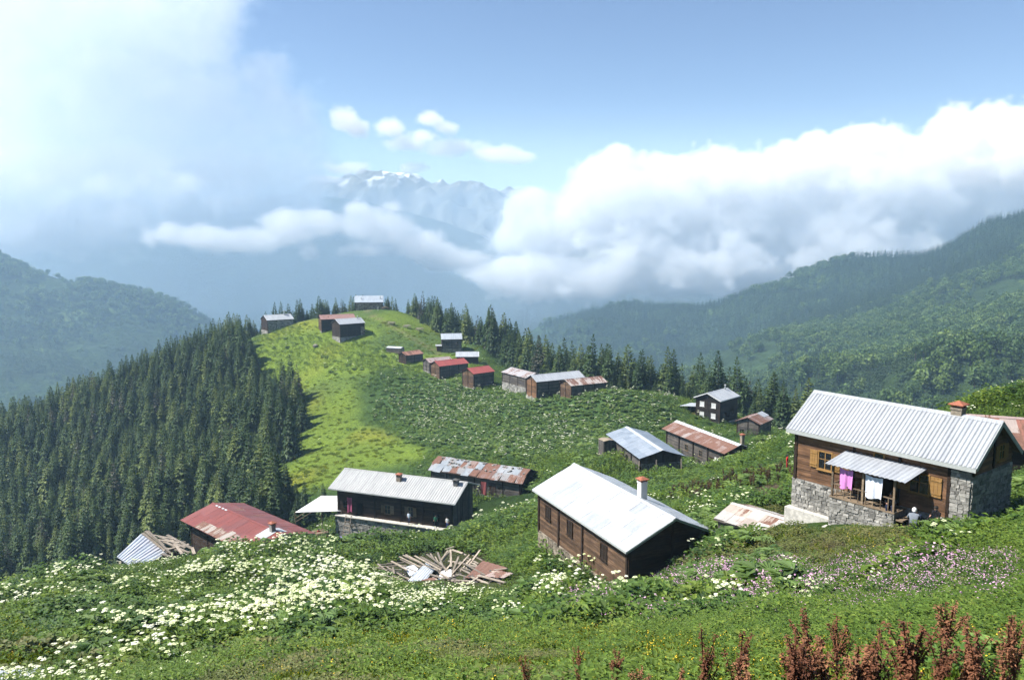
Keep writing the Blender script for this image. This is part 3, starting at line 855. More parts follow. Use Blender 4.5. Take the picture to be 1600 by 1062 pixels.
    def stovepipe(s, x, v, side, h=.9, r=.09):
        p = s.rp(x, v, 0, side); mb = MB(); mb.tube((0, 0, -.4), (0, 0, h), r, n=10)
        o = mb.build('stovepipe', M['fascia'], s.e, loc=p); MB().tube((0, 0, h + .06), (0, 0, h + .2), r * 1.9, r * .3, n=10).build('rain_cap', M['fascia'], o)
        return o
    def w(s, x, y, z):                                      # local to world
        a = s.e.rotation_euler.z; l = s.e.location
        return Vector((l.x + math.cos(a) * x - math.sin(a) * y, l.y + math.sin(a) * x + math.cos(a) * y, l.z + z))
# ------------------------------------------------------------------ near houses
# --- wood and stone house with the porch
h = House('wood_and_stone_house', 'brown plank house on a grey stone base with ribbed zinc roof and shuttered windows', 'house', (22.11, 43.71, -11.15, -.927, 10.73, 5.63, 2.0), 4.9, .4, .45)
h1 = h
h.core(M['dark']); h.deck('wood_brown')
h.planks('F', 1.9, M['wood_brown'], .17, u1=4.05); h.planks('L', 1.9, M['wood_brown'], .17); h.planks('R', 4.35, M['wood_brown'], .17); h.planks('B', 1.9, M['wood_brown'], .2)
h.stones('F', 1.9, u1=4.05, size=.24); h.stones('F', 4.55, u0=4.06, size=.24); h.stones('R', 4.35, 'stone', 'mortar', size=.25); h.stones('L', 1.9); h.stones('B', 1.9)
for sd in (-1, 1):
    h.sheet(sd, -h.L / 2, h.L / 2, 0, 1, (.36, .38, .405), .12, rib=.05, pitch=.22)
h.ridge((.36, .38, .405), .1); h.fascia('fascia', .22)
for u in (-4.9, 3.98): h.post('F', u, 1.85, w=.18)
h.post('F', -1.2, 1.9); h.post('F', 1.4, 1.9)
h.post('R', 0, 4.4); h.post('R', -2.3, 4.35)
h.window('F', -2.95, 2.9, .78, .98, 'shutter', 'shutter')
h.window('F', 2.5, 2.9, .95, 1.0, 'shutter', 'shutter')
h.window('F', .25, 4.2, .5, .32, None, 'shutter', bars=False)
h.window('R', .9, 4.75, .6, .75, 'shutter', 'shutter')
h.door('F', .75, 1.92, .85, 1.9, 'post', True)
h.chimney(3.1, .04, 1, .45, .55, 'stone_tan', 'terracotta')
# porch: stone platform, floor, posts, railing, ribbed canopy
dF = -h.ww / 2
PX0, PX1, PO = -1.75, 1.95, 1.45
pf_ = MB()
pf_.b2(PX0 + .05, PX1 - .05, dF - PO + .06, dF - .02, -2, 1.82)
pf_.cur = 1
z = -1.6
while z < 1.8:
    e_ = min(1.82, z + random.uniform(.14, .24)); u = PX0
    while u < PX1 - .02:
        w_ = min(PX1, u + random.uniform(.18, .42)); pf_.b2(u + .01, w_ - .01, dF - PO - random.uniform(0, .05), dF - PO + .1, z + .01, e_ - .01, .02); u = w_
    u = -PO
    while u < -.02:
        w_ = min(0, u + random.uniform(.25, .6)); pf_.b2(PX0 - random.uniform(0, .05), PX0 + .1, dF + u + .01, dF + w_ - .01, z + .01, e_ - .01, .02); u = w_
    z = e_
o = pf_.build('porch_base', [M['mortar'], M['stone']], h.e); o['kind'] = 'stuff'
for k in range(8):
    MB().b2(PX0 - .05, PX1, dF - PO - .05 + k * (PO + .03) / 8, dF - PO - .06 + (k + 1) * (PO + .03) / 8, 1.83, 1.89).build('floor_board', M['post_light'], h.e)
for u in (PX0 + .08, .12, PX1 - .1):
    MB().b2(u - .055, u + .055, dF - PO + .02, dF - PO + .13, 1.89, 3.72).build('porch_post', M['post_light'], h.e)
rl = MB(); rl.b2(PX0 + .1, PX1 - .15, dF - PO + .045, dF - PO + .105, 2.58, 2.64).b2(PX0 + .05, PX0 + .11, dF - PO + .1, dF - .03, 2.58, 2.64)
rail = rl.build('railing', M['post_light'], h.e)
for u in np.linspace(PX0 + .35, PX1 - .4, 8):
    MB().b2(u - .02, u + .02, dF - PO + .055, dF - PO + .095, 1.89, 2.58).build('baluster', M['post_light'], rail)
for v in (-.4, -.75, -1.1):
    MB().b2(PX0 + .06, PX0 + .1, dF + v - .02, dF + v + .02, 1.89, 2.58).build('baluster', M['post_light'], rail)
cv, cf = [], []
nn = 68; CA, CB = -2.0, 2.55
for k, (yy, zz) in enumerate(((dF - .08, 4.28), (dF - PO - .28, 3.74))):
    for i in range(nn + 1): cv.append((CA + (CB - CA) * i / nn + (.0 if k else .3), yy, zz + (.03 if i % 4 in (1, 2) else 0)))
cv += [(a, b, c - .015) for a, b, c in cv]; m_ = 2 * (nn + 1)
for i in range(nn): cf += [(i, nn + 1 + i, nn + 2 + i, i + 1), (m_ + i, m_ + i + 1, m_ + nn + 2 + i, m_ + nn + 1 + i), (nn + 1 + i, m_ + nn + 1 + i, m_ + nn + 2 + i, nn + 2 + i)]
colour(obj('canopy', mesh_np('canopy', cv, cf, M['sheet']), h.e), (.36, .38, .41), .08)
for u in (CA + .1, .2, CB - .1): MB().bar((u + .2, dF - .05, 4.2), (u, dF - PO - .2, 3.68), .07).build('rafter', M['post_light'], h.e)
MB().b2(CA + .05, CB - .05, dF - PO + .03, dF - PO + .12, 3.64, 3.72).build('canopy_beam', M['post_light'], h.e)
for k in range(4):
    zt = 1.55 - .27 * k
    MB().b2(PX1 + .02 + k * .34, PX1 + .40 + k * .34, dF - PO + .1, dF - .1, zt - .08, zt).build('step', M['post_light'], h.e)
stp = MB(); stp.b2(PX1, PX1 + 1.5, dF - PO + .4, dF - .15, -1, .62, .0).build('step_base', M['concrete'], h.e)
MB().b2(-5.2, PX0 - .1, dF - .55, dF - .02, -1.0, .12).build('footing', M['concrete'], h.e)
MB().b2(PX0 - .1, PX1 + .2, dF - PO - .5, dF - PO - .06, -1.0, .16, .0).build('footing', M['concrete'], h.e)

# --- white roofed house in the middle
h = House('white_roofed_house', 'dark plank house with bright white sheet roof and tall white chimney', 'house', (7.92, 55.80, -19.59, -1.155, 14.05, 7.53, 1.68), 4.7, .4, .45)
h2 = h
h.core(M['dark']); h.deck()
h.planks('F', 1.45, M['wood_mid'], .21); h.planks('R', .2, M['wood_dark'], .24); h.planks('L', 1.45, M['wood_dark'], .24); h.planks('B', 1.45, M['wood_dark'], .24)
h.stones('F', 1.45, 'stone_tan', 'mortar', size=.3); h.stones('L', 1.45); h.stones('B', 1.45)
for u in (-6.55, -3.1, .6, 6.55): h.post('F', u, 1.3, w=.2, out=.16)
for u in (-3.3, 0, 3.3): h.post('R', u, -.5, w=.18)
for u in (-4.9, -1.3, 3.6): h.window('F', u, 2.9, .75, 1.0, None, 'post', bars=True, curtain='wood_black')
WS = [((.43, .455, .475), .04, 5), ((.38, .405, .43), .06, 3), ((.46, .475, .49), .03, 3)]
h.tiles(-1, 11, 3, WS, .004); h.tiles(1, 11, 3, [((.42, .45, .48), .04, 1)], .004)
h.ridge((.47, .49, .51)); h.fascia('fascia_green', .14, front=False)
MB().b2(-h.L / 2, h.L / 2, -h.W / 2 - .05, -h.W / 2 - .005, h.wh - .1, h.wh + .03).build('gutter', M['fascia'], h.roofpart)
h.chimney(1.3, .3, 1, 1.25, .52, 'white', 'terracotta')
# lean-to at its far side
lr = MB(); lr.add([(2.2, 3.6, 4.35), (6.4, 3.6, 4.35), (6.4, 6.3, 3.5), (2.2, 6.3, 3.5), (2.2, 3.6, 4.29), (6.4, 3.6, 4.29), (6.4, 6.3, 3.44), (2.2, 6.3, 3.44)], [(0, 1, 2, 3), (7, 6, 5, 4), (0, 4, 5, 1), (1, 5, 6, 2), (2, 6, 7, 3), (3, 7, 4, 0)])
colour(lr.build('lean_to_roof', M['sheet'], h.e), GREY, .1)
MB().b2(2.4, 6.2, 3.4, 6.1, -1.5, 3.43).build('lean_to_wall', M['wood_grey'], h.e)

# --- long house with the stone terrace
h = House('long_house', 'long dark log house on stone terrace with streaked ribbed white roof', 'house', (-14.88, 105.09, -33.54, -.352, 19.15, 8.74, 1.70), 6.5, .8, 1.1)
h3 = h
h.core(M['dark']); h.deck()
h.planks('F', 2.7, M['wood_dark'], .26); h.planks('R', .5, M['wood_grey'], .3, vertical=True); h.planks('L', 2.7, M['wood_dark'], .26); h.planks('B', 2.7, M['wood_dark'], .26)
h.stones('F', 2.65, 'stone', 'mortar', size=.42, proud=.62, z0=-2); h.stones('L', 2.65, 'stone_dark', 'mortar_dark', size=.45)
for k in range(9):
    u = -h.wl / 2 + k * h.wl / 9
    MB().b2(u + .02, u + h.wl / 9 - .02, -h.ww / 2 - .9, -h.ww / 2 - .05, 2.66, 2.76).build('terrace_slab', M['concrete'], h.e)
for u in (-8.6, -2.9, 1.1, 4.4, 8.6): h.post('F', u, 2.7, w=.2, out=.15)
for sd in (-1, 1): h.sheet(sd, -h.L / 2, h.L / 2, 0, 1, (.43, .43, .42), .2, rib=.05, pitch=.36, sag=.06, nv=3)
h.ridge((.34, .34, .33), .25); h.fascia('fascia', .12)
h.window('F', -.9, 3.7, .8, 1.1, 'post_light', 'post_light'); h.window('F', 2.6, 3.75, .7, 1.2, 'post_light', 'post_light'); h.door('F', 6.4, 2.76, .9, 1.85, 'post', True); h.door('F', -5.2, 2.76, .9, 1.85, 'post', True); h.window('F', -7.4, 3.7, .7, .9, None, 'post')
h.chimney(-.2, .28, -1, .75, .6, 'stone_tan', 'terracotta'); h.chimney(8.2, .2, -1, .6, .6, 'stone_dark', 'stone_dark')

# --- patchwork roof shed behind it
h = House('patchwork_shed', 'old log shed with patchwork roof of rusty and silver sheets behind the long house', 'shed', (-4.60, 120.90, -36.02, -.464, 16.76, 6.78, 1.42), 3.6, .5, .6)
h.core(M['dark']); h.deck()
h.planks('F', .9, M['wood_grey'], .3); h.planks('R', .9, M['wood_dark'], .3, vertical=True); h.planks('L', .9, M['wood_dark'], .3); h.planks('B', .9, M['wood_dark'], .3)
h.stones('F', .9, 'stone_dark', 'mortar_dark', size=.4, proud=.2); h.stones('R', .9, 'stone_dark', 'mortar_dark', size=.4)
PW = [((.30, .33, .36), .3, 3), ((.20, .12, .10), .7, 3), ((.30, .30, .30), .5, 3), ((.30, .22, .19), .6, 2), ((.34, .36, .38), .35, 1)]
h.tiles(-1, 13, 2, PW, .05, gapy=.05, skew=.25, sag=.16, rib=.02, pitch=.3); h.tiles(1, 11, 2, PW, .04, sag=.14)
for k in range(34):
    x = random.uniform(-h.L / 2 + .3, h.L / 2 - .3); p = h.rp(x, random.choice((.03, .06, .3, .5)) + random.uniform(0, .08), .12, -1)
    MB().box((0, 0, 0), (random.uniform(.2, .45), random.uniform(.2, .4), random.uniform(.12, .25)), None, .05).build('weight_stone', M['stone'], h.e, loc=p, rot=(0, 0, random.uniform(0, 3)))
h.post('F', -5, 0); h.post('F', 0, 0); h.post('F', 5, 0); h.corners(-.5)
h.door('F', 3.2, 1.0, 1.0, 1.8, 'wood_dark')

# --- red roofed house at the edge of the forest
h = House('red_roofed_house', 'dark log house with rusty dark red roof at the forest edge', 'house', (-30.55, 86.49, -32.34, -.727, 15.48, 8.15, 1.08), 3.4, .9, .9)
h5 = h
h.core(M['dark']); h.deck()
for sd in 'FRLB': h.planks(sd, -.5, M['wood_dark'], .27)
RS = [(RED, .12, 6), ((.19, .06, .05), .3, 3), ((.24, .075, .06), .15, 3)]
RS2 = [((.20, .09, .07), .55, 2), ((.42, .38, .34), .6, 3), ((.34, .27, .23), .6, 3)]
h.tiles(-1, 14, 2, RS, .006); h.tiles(1, 14, 2, RS, .006)
for i in range(3, 11):
    x0 = -h.L / 2 + i * h.L / 14
    h.sheet(-1, x0, x0 + h.L / 14 - .05, .58 + random.uniform(0, .12), .99, random.choice([(.40, .35, .30), (.30, .22, .18), (.36, .30, .25)]), .5, up=.075)
for x in (-6.6, -5.9, -5.1, -4.4): h.sheet(-1, x, x + .45, .02, .07, (.5, .51, .52), .05, up=.09)
h.sheet(-1, 4.9, 6.6, .02, .42, (.46, .48, .5), .05, up=.085); h.sheet(1, 5.2, 6.9, .02, .25, (.46, .48, .5), .05, up=.085)
h.ridge(RED, .2); h.chimney(6.0, .06, -1, .8, .5, 'stone', 'terracotta')
h.corners(-1); h.post('R', 0, -1); h.post('F', 2, -1); h.post('F', -3, -1); h.door('R', 2, -.4, 1, 1.9)
MB().b2(6.55, 6.72, -1.6, -1.45, -1, 3.3).build('post', M['post_light'], h.e)

# --- low shed with stained white roof
h = House('low_stained_shed', 'low half buried shed with pale roof sheets stained orange by rust', 'shed', (17.06, 50.22, -18.51, -.875, 5.6, 4.3, .62), .9, .25, .3)
h.core(M['dark']); h.deck('wood_grey')
h.planks('R', -.6, M['wood_grey'], .25, vertical=True); h.planks('F', -.6, M['wood_grey'], .2); h.planks('L', -.6, M['wood_grey'], .2); h.planks('B', -.6, M['wood_grey'], .2)
SW = [((.50, .47, .43), .30, 5), ((.46, .39, .33), .48, 2), ((.48, .42, .36), .40, 3)]
h.tiles(-1, 6, 2, SW, .02, skew=.06, sag=.16, gapy=.03); h.tiles(1, 6, 2, SW, .02, sag=.14)
h.ridge((.62, .58, .52), .3)

# --- grey roofed house
h = House('grey_roofed_house', 'weathered log house with plain grey blue sheet roof and stone gable', 'house', (19.28, 111.60, -29.26, -1.365, 14.37, 6.80, 1.02), 4.1, .5, .5)
h.core(M['dark']); h.deck()
h.planks('F', 1.0, M['wood_grey'], .26); h.planks('L', 1, M['wood_grey'], .26); h.planks('B', 1, M['wood_grey'], .26); h.planks('R', 3.3, M['wood_dark'], .26, vertical=True)
h.stones('F', 1.0, 'stone', 'mortar', size=.4); h.stones('R', 3.3, 'stone_dark', 'mortar_dark', size=.34)
GS = [((.27, .31, .36), .08, 4), ((.31, .35, .40), .06, 3), ((.24, .28, .33), .12, 2)]
h.tiles(-1, 10, 3, GS, .004); h.tiles(1, 10, 3, [((.22, .26, .31), .1, 1)], .004)
h.ridge((.52, .56, .60), .05, .35)
for u in (-6.5, -3.6, -.4, 3, 6.6): h.post('F', u, .6, w=.26, out=.2, mat='post')
for (x, y) in ((7.3, -1.0), (7.4, 2.6)): MB().bar((x + .5, y, -1.2), (x + .1, y, 3.9), .14).build('prop', M['grey_beam'], h.e)
h.door('F', -4.7, 1.2, .9, 1.9, 'wood_brown'); h.window('F', 1.2, 2.2, .8, .8, None, 'post'); MB().bar((5.9, -3.2, -.8), (6.3, -3.0, 3.6), .2).build('prop', M['grey_beam'], h.e)

# --- long rusty roofed house
h = House('rusty_roofed_house', 'long weathered log house with rust brown sheet roof and pale ridge strip', 'house', (32.06, 125.55, -31.95, -1.200, 17.77, 6.15, 1.19), 4.0, .6, .6)
h10 = h
h.core(M['dark']); h.deck()
h.planks('F', .5, M['wood_grey'], .27); h.planks('R', .5, M['wood_dark'], .27); h.planks('L', .5, M['wood_grey'], .27); h.planks('B', .5, M['wood_grey'], .27)
h.stones('F', .5, 'stone', 'mortar', size=.4, proud=.5)
RU = [((.25, .17, .14), .68, 4), ((.30, .22, .19), .58, 3), ((.36, .30, .27), .5, 2)]
h.tiles(-1, 15, 2, RU, .008); h.tiles(1, 12, 2, [((.5, .52, .54), .3, 1)], .008)
h.ridge((.62, .65, .68), .1, .55)
for u in (-7.9, -4.1, .0, 4, 8.0): h.post('F', u, .3, w=.22, out=.2)
h.window('F', -2.0, 1.9, .8, .9, None, 'post_light'); h.window('F', 2.0, 1.9, .8, .9, None, 'post_light'); h.door('F', 5.0, .55, 1, 1.9, 'wood_dark')
pl_ = MB(); pl_.add([(8.4, -1.6, 2.6), (8.4, 1.4, 2.6), (9.9, 1.5, -.5), (9.9, -1.9, -.5), (8.33, -1.6, 2.6), (8.33, 1.4, 2.6), (9.83, 1.5, -.5), (9.83, -1.9, -.5)], [(3, 2, 1, 0), (4, 5, 6, 7), (0, 1, 5, 4), (1, 2, 6, 5), (2, 3, 7, 6), (3, 0, 4, 7)])
colour(pl_.build('leaning_sheet', M['sheet'], h.e), (.20, .055, .05), .25)['label'] = 'dark red sheet leaning on the gable'
h.chimney(8.1, .25, 1, 1.5, .5, 'stone_tan', 'terracotta')
MB().b2(8.3, 10.2, 1.6, 3.6, -1.5, 1.9).build('side_shed', M['wood_black'], h.e)

# --- two storey house
h = House('two_storey_house', 'two storey tarred plank house with white roof on a stone basement', 'house', (41.73, 156.24, -30.93, .795, 7.92, 6.10, 1.28), 6.6, .5, .45)
h.core(M['dark']); h.deck()
for sd in 'FLRB': h.planks(sd, 1.9, M['wood_black'], .26)
h.stones('L', 1.9, 'stone', 'mortar', size=.4); h.stones('F', 1.9, 'stone', 'mortar', size=.4)
h.plain(WHITE, .02, .03, .5); h.fascia('white', .14)
h.corners(1.8, .2); h.post('L', 0, 1.9)
for u in (-1.3, 1.3):
    h.window('L', u, 2.9, .85, .85, None, 'white', curtain=True); h.window('L', u, 5.0, .85, .85, None, 'white', curtain=True)
h.window('F', -1.6, 3.0, .8, .8, None, 'post'); h.window('F', 1.4, 3.0, .8, .8, None, 'post')
d_ = h.door('L', -1.6, -.2, .9, 1.9, 'terracotta'); d_['label'] = 'red basement door'
h.door('L', 1.5, -.2, .9, 1.9, 'white')
h.stovepipe(2.6, .1, -1, .9, .14)
# porch wing on its left
po = MB(); po.b2(-3.0, .2, 2.6, 6.0, -1.5, 2.0).build('wing_base', M['concrete'], h.e)
wb = MB(); wb.b2(-3.0, .2, 2.62, 5.95, 2.0, 3.0); wb.build('wing_wall', M['wood_mid'], h.e)
for (x, y) in ((-2.95, 5.9), (-2.95, 4.3), (-2.95, 2.8), (-1.2, 5.9)): MB().b2(x - .07, x + .07, y - .07, y + .07, 3.0, 4.35).build('post', M['post'], h.e)
MB().b2(-2.3, .1, 2.7, 5.2, 3.0, 4.3).build('wing_shade_block', M['dark'], h.e)  # solid near-black block in place of the shade inside the wing
wr = MB(); wr.add([(-3.5, 2.5, 4.75), (.6, 2.5, 4.75), (.6, 6.5, 4.3), (-3.5, 6.5, 4.3), (-3.5, 2.5, 4.68), (.6, 2.5, 4.68), (.6, 6.5, 4.23), (-3.5, 6.5, 4.23)], [(0, 1, 2, 3), (7, 6, 5, 4), (0, 4, 5, 1), (1, 5, 6, 2), (2, 6, 7, 3), (3, 7, 4, 0)])
colour(wr.build('wing_roof', M['sheet'], h.e), WHITE, .02)
for y_ in (3.2, 4.7): MB().b2(-3.06, -2.98, y_ - .45, y_ + .45, .2, 1.5).build('opening_shade', M['dark'], h.e)  # black slabs on the base imitate shaded openings by colour

# --- small barn beside it
h = House('small_rusty_barn', 'small plank barn with rust brown roof just right of the two storey house', 'barn', (44.17, 139.50, -31.99, .880, 6.2, 4.80, 1.0), 3.2, .4, .4)
h.core(M['dark']); h.deck()
for sd in 'FLRB': h.planks(sd, -.5, M['wood_grey'], .28)
h.tiles(-1, 5, 2, RU, .01); h.tiles(1, 5, 2, RU, .01); h.corners(-1); h.post('L', 0, -1); h.ridge((.45, .33, .28), .4)
h.sheet(-1, 1.2, 3.5, -.02, .55, WHITE, .02, up=.1); h.window('L', 1.1, 1.2, .6, .6, None, 'post')
# ------------------------------------------------------------------ barns and houses on the hill
def barn(name, label, cat, roof, wh, wall='wood_dark', gable='wood_mid', c=WHITE, rust=.03, stone_h=0.0, sag=0.0, win=(), chim=None, stone_mat='stone', rib=.03, group=None, ph=.3, ox=.35):
    h = House(name, label, cat, roof, wh, ox, .35, group)
    h.core(M['dark']); h.deck()
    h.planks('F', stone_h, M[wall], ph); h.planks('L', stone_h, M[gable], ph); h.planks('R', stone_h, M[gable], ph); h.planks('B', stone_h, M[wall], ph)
    if stone_h > 0:
        for sd in 'FLR': h.stones(sd, stone_h, stone_mat, 'mortar', size=.45)
    h.plain(c, rust, rib, .5, sag=sag)
    h.corners(-1, .2); h.post('L', 0, -.5)
    for k in range(1, int(h.wl / 4) + 1): h.post('F', -h.wl / 2 + k * h.wl / (int(h.wl / 4) + 1), -.5)
    for (sd, u, z, w, hh) in win: h.window(sd, u, z, w, hh, None, 'post')
    if chim: h.stovepipe(*chim)
    return h
barn('white_roofed_barn', 'large barn with clean white roof in the middle of the barn row', 'barn', (9.90, 176.70, -30.67, .514, 13.16, 5.12, 1.17), 4.4, 'wood_grey', 'wood_brown', WHITE, .01, .6)
barn('pale_rusty_barn', 'barn with pale rust streaked roof at the right end of the barn row', 'barn', (15.74, 170.19, -30.53, .495, 9.67, 5.11, 1.01), 3.8, 'wood_grey', 'wood_mid', (.52, .46, .42), .52)
barn('patched_grey_barn', 'low barn with streaked grey and brown roof between red and white roofed barns', 'barn', (2.78, 190.65, -32.07, -.98, 11.0, 6.2, .95), 2.9, 'wood_grey', 'wood_dark', (.42, .40, .40), .42, .5, .12)
barn('red_roofed_barn', 'barn with clean red roof standing apart right of the twin red shed', 'barn', (-8.74, 198.09, -32.67, .693, 7.0, 5.45, 1.17), 4.2, 'wood_grey', 'wood_mid', PINKRED, .03, .5)
barn('long_red_barn', 'long barn with red roof joined to a grey shed', 'barn', (-17.00, 209.25, -32.39, .649, 9.54, 5.13, 1.12), 3.8, 'wood_grey', 'wood_mid', PINKRED, .04, .4)
barn('grey_side_shed', 'grey brown roofed shed built against the long red barn', 'shed', (-20.52, 212.97, -32.14, .59, 7.56, 4.46, .91), 3.4, 'wood_grey', 'wood_grey', (.40, .32, .30), .35, .9)
barn('little_rusty_barn', 'little barn with orange brown roof below the cabin, left of the red barns', 'barn', (-29.22, 223.20, -31.70, .788, 6.57, 3.94, .88), 3.3, 'wood_grey', 'wood_dark', (.40, .20, .14), .5, .5)
barn('white_topped_shed', 'low dark shed with flat looking white roof above the long red barn', 'shed', (-13.01, 225.99, -32.62, .045, 6.82, 4.59, 1.16), 2.3, 'wood_dark', 'wood_dark', WHITE, .01)
hc = barn('hill_cabin', 'small tan cabin with white roof and two windows right of the hill path', 'cabin', (-18.79, 239.94, -29.23, .144, 6.50, 4.95, 1.51), 4.1, 'wood_grey', 'wood_grey', (.40, .44, .48), .01, 1.2, win=[('F', -1.2, 2.3, .8, .8), ('F', 1.3, 2.3, .8, .8)], stone_mat='stone_tan')
MB().b2(-4.6, -3.0, -1.8, 1.2, 0, 2.0).build('side_porch', M['wood_mid'], hc.e); colour(MB().b2(-4.9, -3.0, -2.1, 1.5, 2.0, 2.12).build('porch_roof', M['sheet'], hc.e), WHITE)
hw = barn('white_front_house', 'dark house with white roof standing before the brown roofed house', 'house', (-51.37, 243.66, -24.79, .68, 8.99, 5.97, 1.44), 4.8, 'wood_black', 'wood_dark', WHITE, .01, .8, chim=(3.0, .15, -1, .8, .15))
hw.stones('F', 3.6, 'stone_tan', 'mortar', u0=2.9)
barn('brown_roofed_house', 'house with faded reddish brown roof behind the white roofed one on the hill', 'house', (-57.05, 252.96, -24.22, .446, 11.37, 4.93, 1.24), 4.6, 'wood_black', 'wood_mid', (.33, .19, .16), .3, .8)
hh_ = barn('stone_hill_house', 'stone house with white roof farthest left on the hill beside the forest', 'house', (-80.07, 265.05, -25.60, .62, 9.37, 7.03, 1.49), 3.8, 'wood_grey', 'wood_dark', WHITE, .01, .3, chim=(2.4, .1, -1, 1.2, .28))
hh_.stones('F', 3.6, 'stone', 'mortar', size=.4)
ht = barn('hilltop_house', 'tan stone house with white roof on the very top of the hill', 'house', (-51.97, 283.65, -21.09, .161, 10.24, 7.51, 2.14), 3.1, 'wood_mid', 'wood_mid', (.38, .43, .48), .01, .3)
ht.stones('F', 2.9, 'stone_tan', 'mortar', size=.4); ht.door('F', -.2, 0, 1.1, 1.7, 'dark'); ht.stovepipe(-2.8, .5, -1, .8, .14); ht.stovepipe(4.0, .5, -1, .8, .14)
MB().b2(5.0, 6.9, -2.6, 2, -.5, 1.5).build('annex', M['wood_mid'], ht.e); colour(MB().b2(4.95, 7.2, -3.0, 2.2, 1.5, 1.65).build('annex_roof', M['sheet'], ht.e), WHITE)
# low silvery store, hut by the grey house, roof at the right edge, roof corner at the lower left
p = at(618, 549, 232); e = House('silver_store', 'low silvery grey store half sunk in the hillside below the path', 'shed', (p[0], p[1], p[2] + 1.2, -.35, 5.0, 2.6, .25), 1.6, .1, .1)
e.core(M['stone']); e.deck('wood_grey'); e.plain((.62, .66, .70), .05, .02, .5); e.planks('F', -.6, M['wood_grey'], .3); e.planks('L', -.6, M['wood_grey'], .3)
p = at(947, 712, 115); e = House('plank_hut', 'tiny upright plank hut against the corner of the grey roofed house', 'hut', (p[0], p[1], p[2] + 2.5, -1.2, 1.9, 1.8, .15), 2.7, .1, .1)
e.core(M['dark']); e.deck('wood_grey')
for sd in 'FLRB': e.planks(sd, -.6, M['wood_grey'], .2, vertical=True)
e.tiles(-1, 2, 1, [((.34, .27, .18), .2, 1)], .01); e.tiles(1, 2, 1, [((.34, .27, .18), .2, 1)], .01)
p = at(1612, 690, 56); e = House('edge_house', 'dark house with red flecked rusty roof cut off by the right edge', 'house', (p[0], p[1], p[2], -.35, 9.0, 6.2, 1.7), 3.6, .4, .4)
e.core(M['dark']); e.deck()
for sd in 'FLRB': e.planks(sd, -.5, M['wood_black'], .25)
e.tiles(-1, 8, 2, [((.44, .36, .32), .5, 3), ((.34, .14, .10), .6, 2)], .01); e.tiles(1, 8, 2, [((.4, .3, .27), .5, 1)], .01); e.ridge((.4, .3, .27), .4)
# ------------------------------------------------------------------ more things of the village are added below
# ------------------------------------------------------------------ plant materials
def leaf_mat(name, a, b, c=None, trans=.3, rough=.6, spec=.25):
    m = NT(name, rough, spec)
    oi = m.new('ShaderNodeObjectInfo'); geo = m.new('ShaderNodeNewGeometry')
    col = m.ramp(oi.outputs['Random'], [(0, a), (.6, b), (1, c or b)])
    col = m.mix(col, m.ramp(geo.outputs['Random Per Island'], [(0, (.6, .62, .6)), (1, (1.35, 1.35, 1.25))]), 1.0, 'MULTIPLY')
    m.base(col)
    tr = m.new('ShaderNodeBsdfTranslucent'); m.link(m.mix(col, (1.0, 1.0, .45), 1.0, 'MULTIPLY'), tr.inputs[0])
    mx = m.new('ShaderNodeMixShader'); mx.inputs[0].default_value = trans
    m.link(m.b.outputs[0], mx.inputs[1]); m.link(tr.outputs[0], mx.inputs[2]); m.link(mx.outputs[0], m.out.inputs[0])
    return m.m
PM = dict(
    needle=leaf_mat('spruce_needles', (.040, .075, .032), (.080, .128, .046), (.165, .205, .065), .32),
    needle_grey=leaf_mat('dry_spruce_needles', (.060, .062, .045), (.085, .085, .060), (.11, .105, .075), .15),
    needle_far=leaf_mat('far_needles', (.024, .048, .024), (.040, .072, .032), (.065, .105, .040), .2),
    broad=leaf_mat('broadleaf', (.050, .092, .028), (.085, .14, .040), (.14, .20, .055), .3),
    bark=solid('bark', (.07, .055, .045), .95, .1),
    weed=leaf_mat('weed_leaf', (.070, .125, .022), (.120, .195, .034), (.185, .245, .045), .42),
    weed_dark=leaf_mat('dark_weed_leaf', (.042, .088, .022), (.075, .138, .030), (.115, .180, .038), .36),
    hog=leaf_mat('hogweed_leaf', (.090, .155, .050), (.155, .240, .075), (.22, .30, .10), .42),
    grass=leaf_mat('grass_blade', (.12, .175, .026), (.19, .25, .036), (.27, .29, .05), .42),
    olive=leaf_mat('olive_leaf', (.085, .11, .032), (.125, .145, .045), (.16, .15, .06), .3),
    stem=solid('green_stem', (.06, .10, .03), .8, .2),
    umbel=leaf_mat('white_umbel', (.72, .72, .56), (.80, .80, .66), (.82, .82, .74), .25),
    cream=leaf_mat('cream_umbel', (.60, .66, .38), (.70, .73, .48), (.78, .79, .6), .25),
    pink=leaf_mat('pink_petal', (.48, .26, .46), (.56, .34, .52), (.62, .42, .58), .3),
    yellow=leaf_mat('yellow_petal', (.55, .36, .02), (.6, .42, .03), None, .3),
    dock=leaf_mat('dry_dock', (.12, .046, .026), (.19, .080, .045), (.26, .125, .07), .2, .8),
    dock_leaf=leaf_mat('dock_leaf', (.09, .17, .04), (.13, .23, .055), (.18, .28, .07), .35),
)

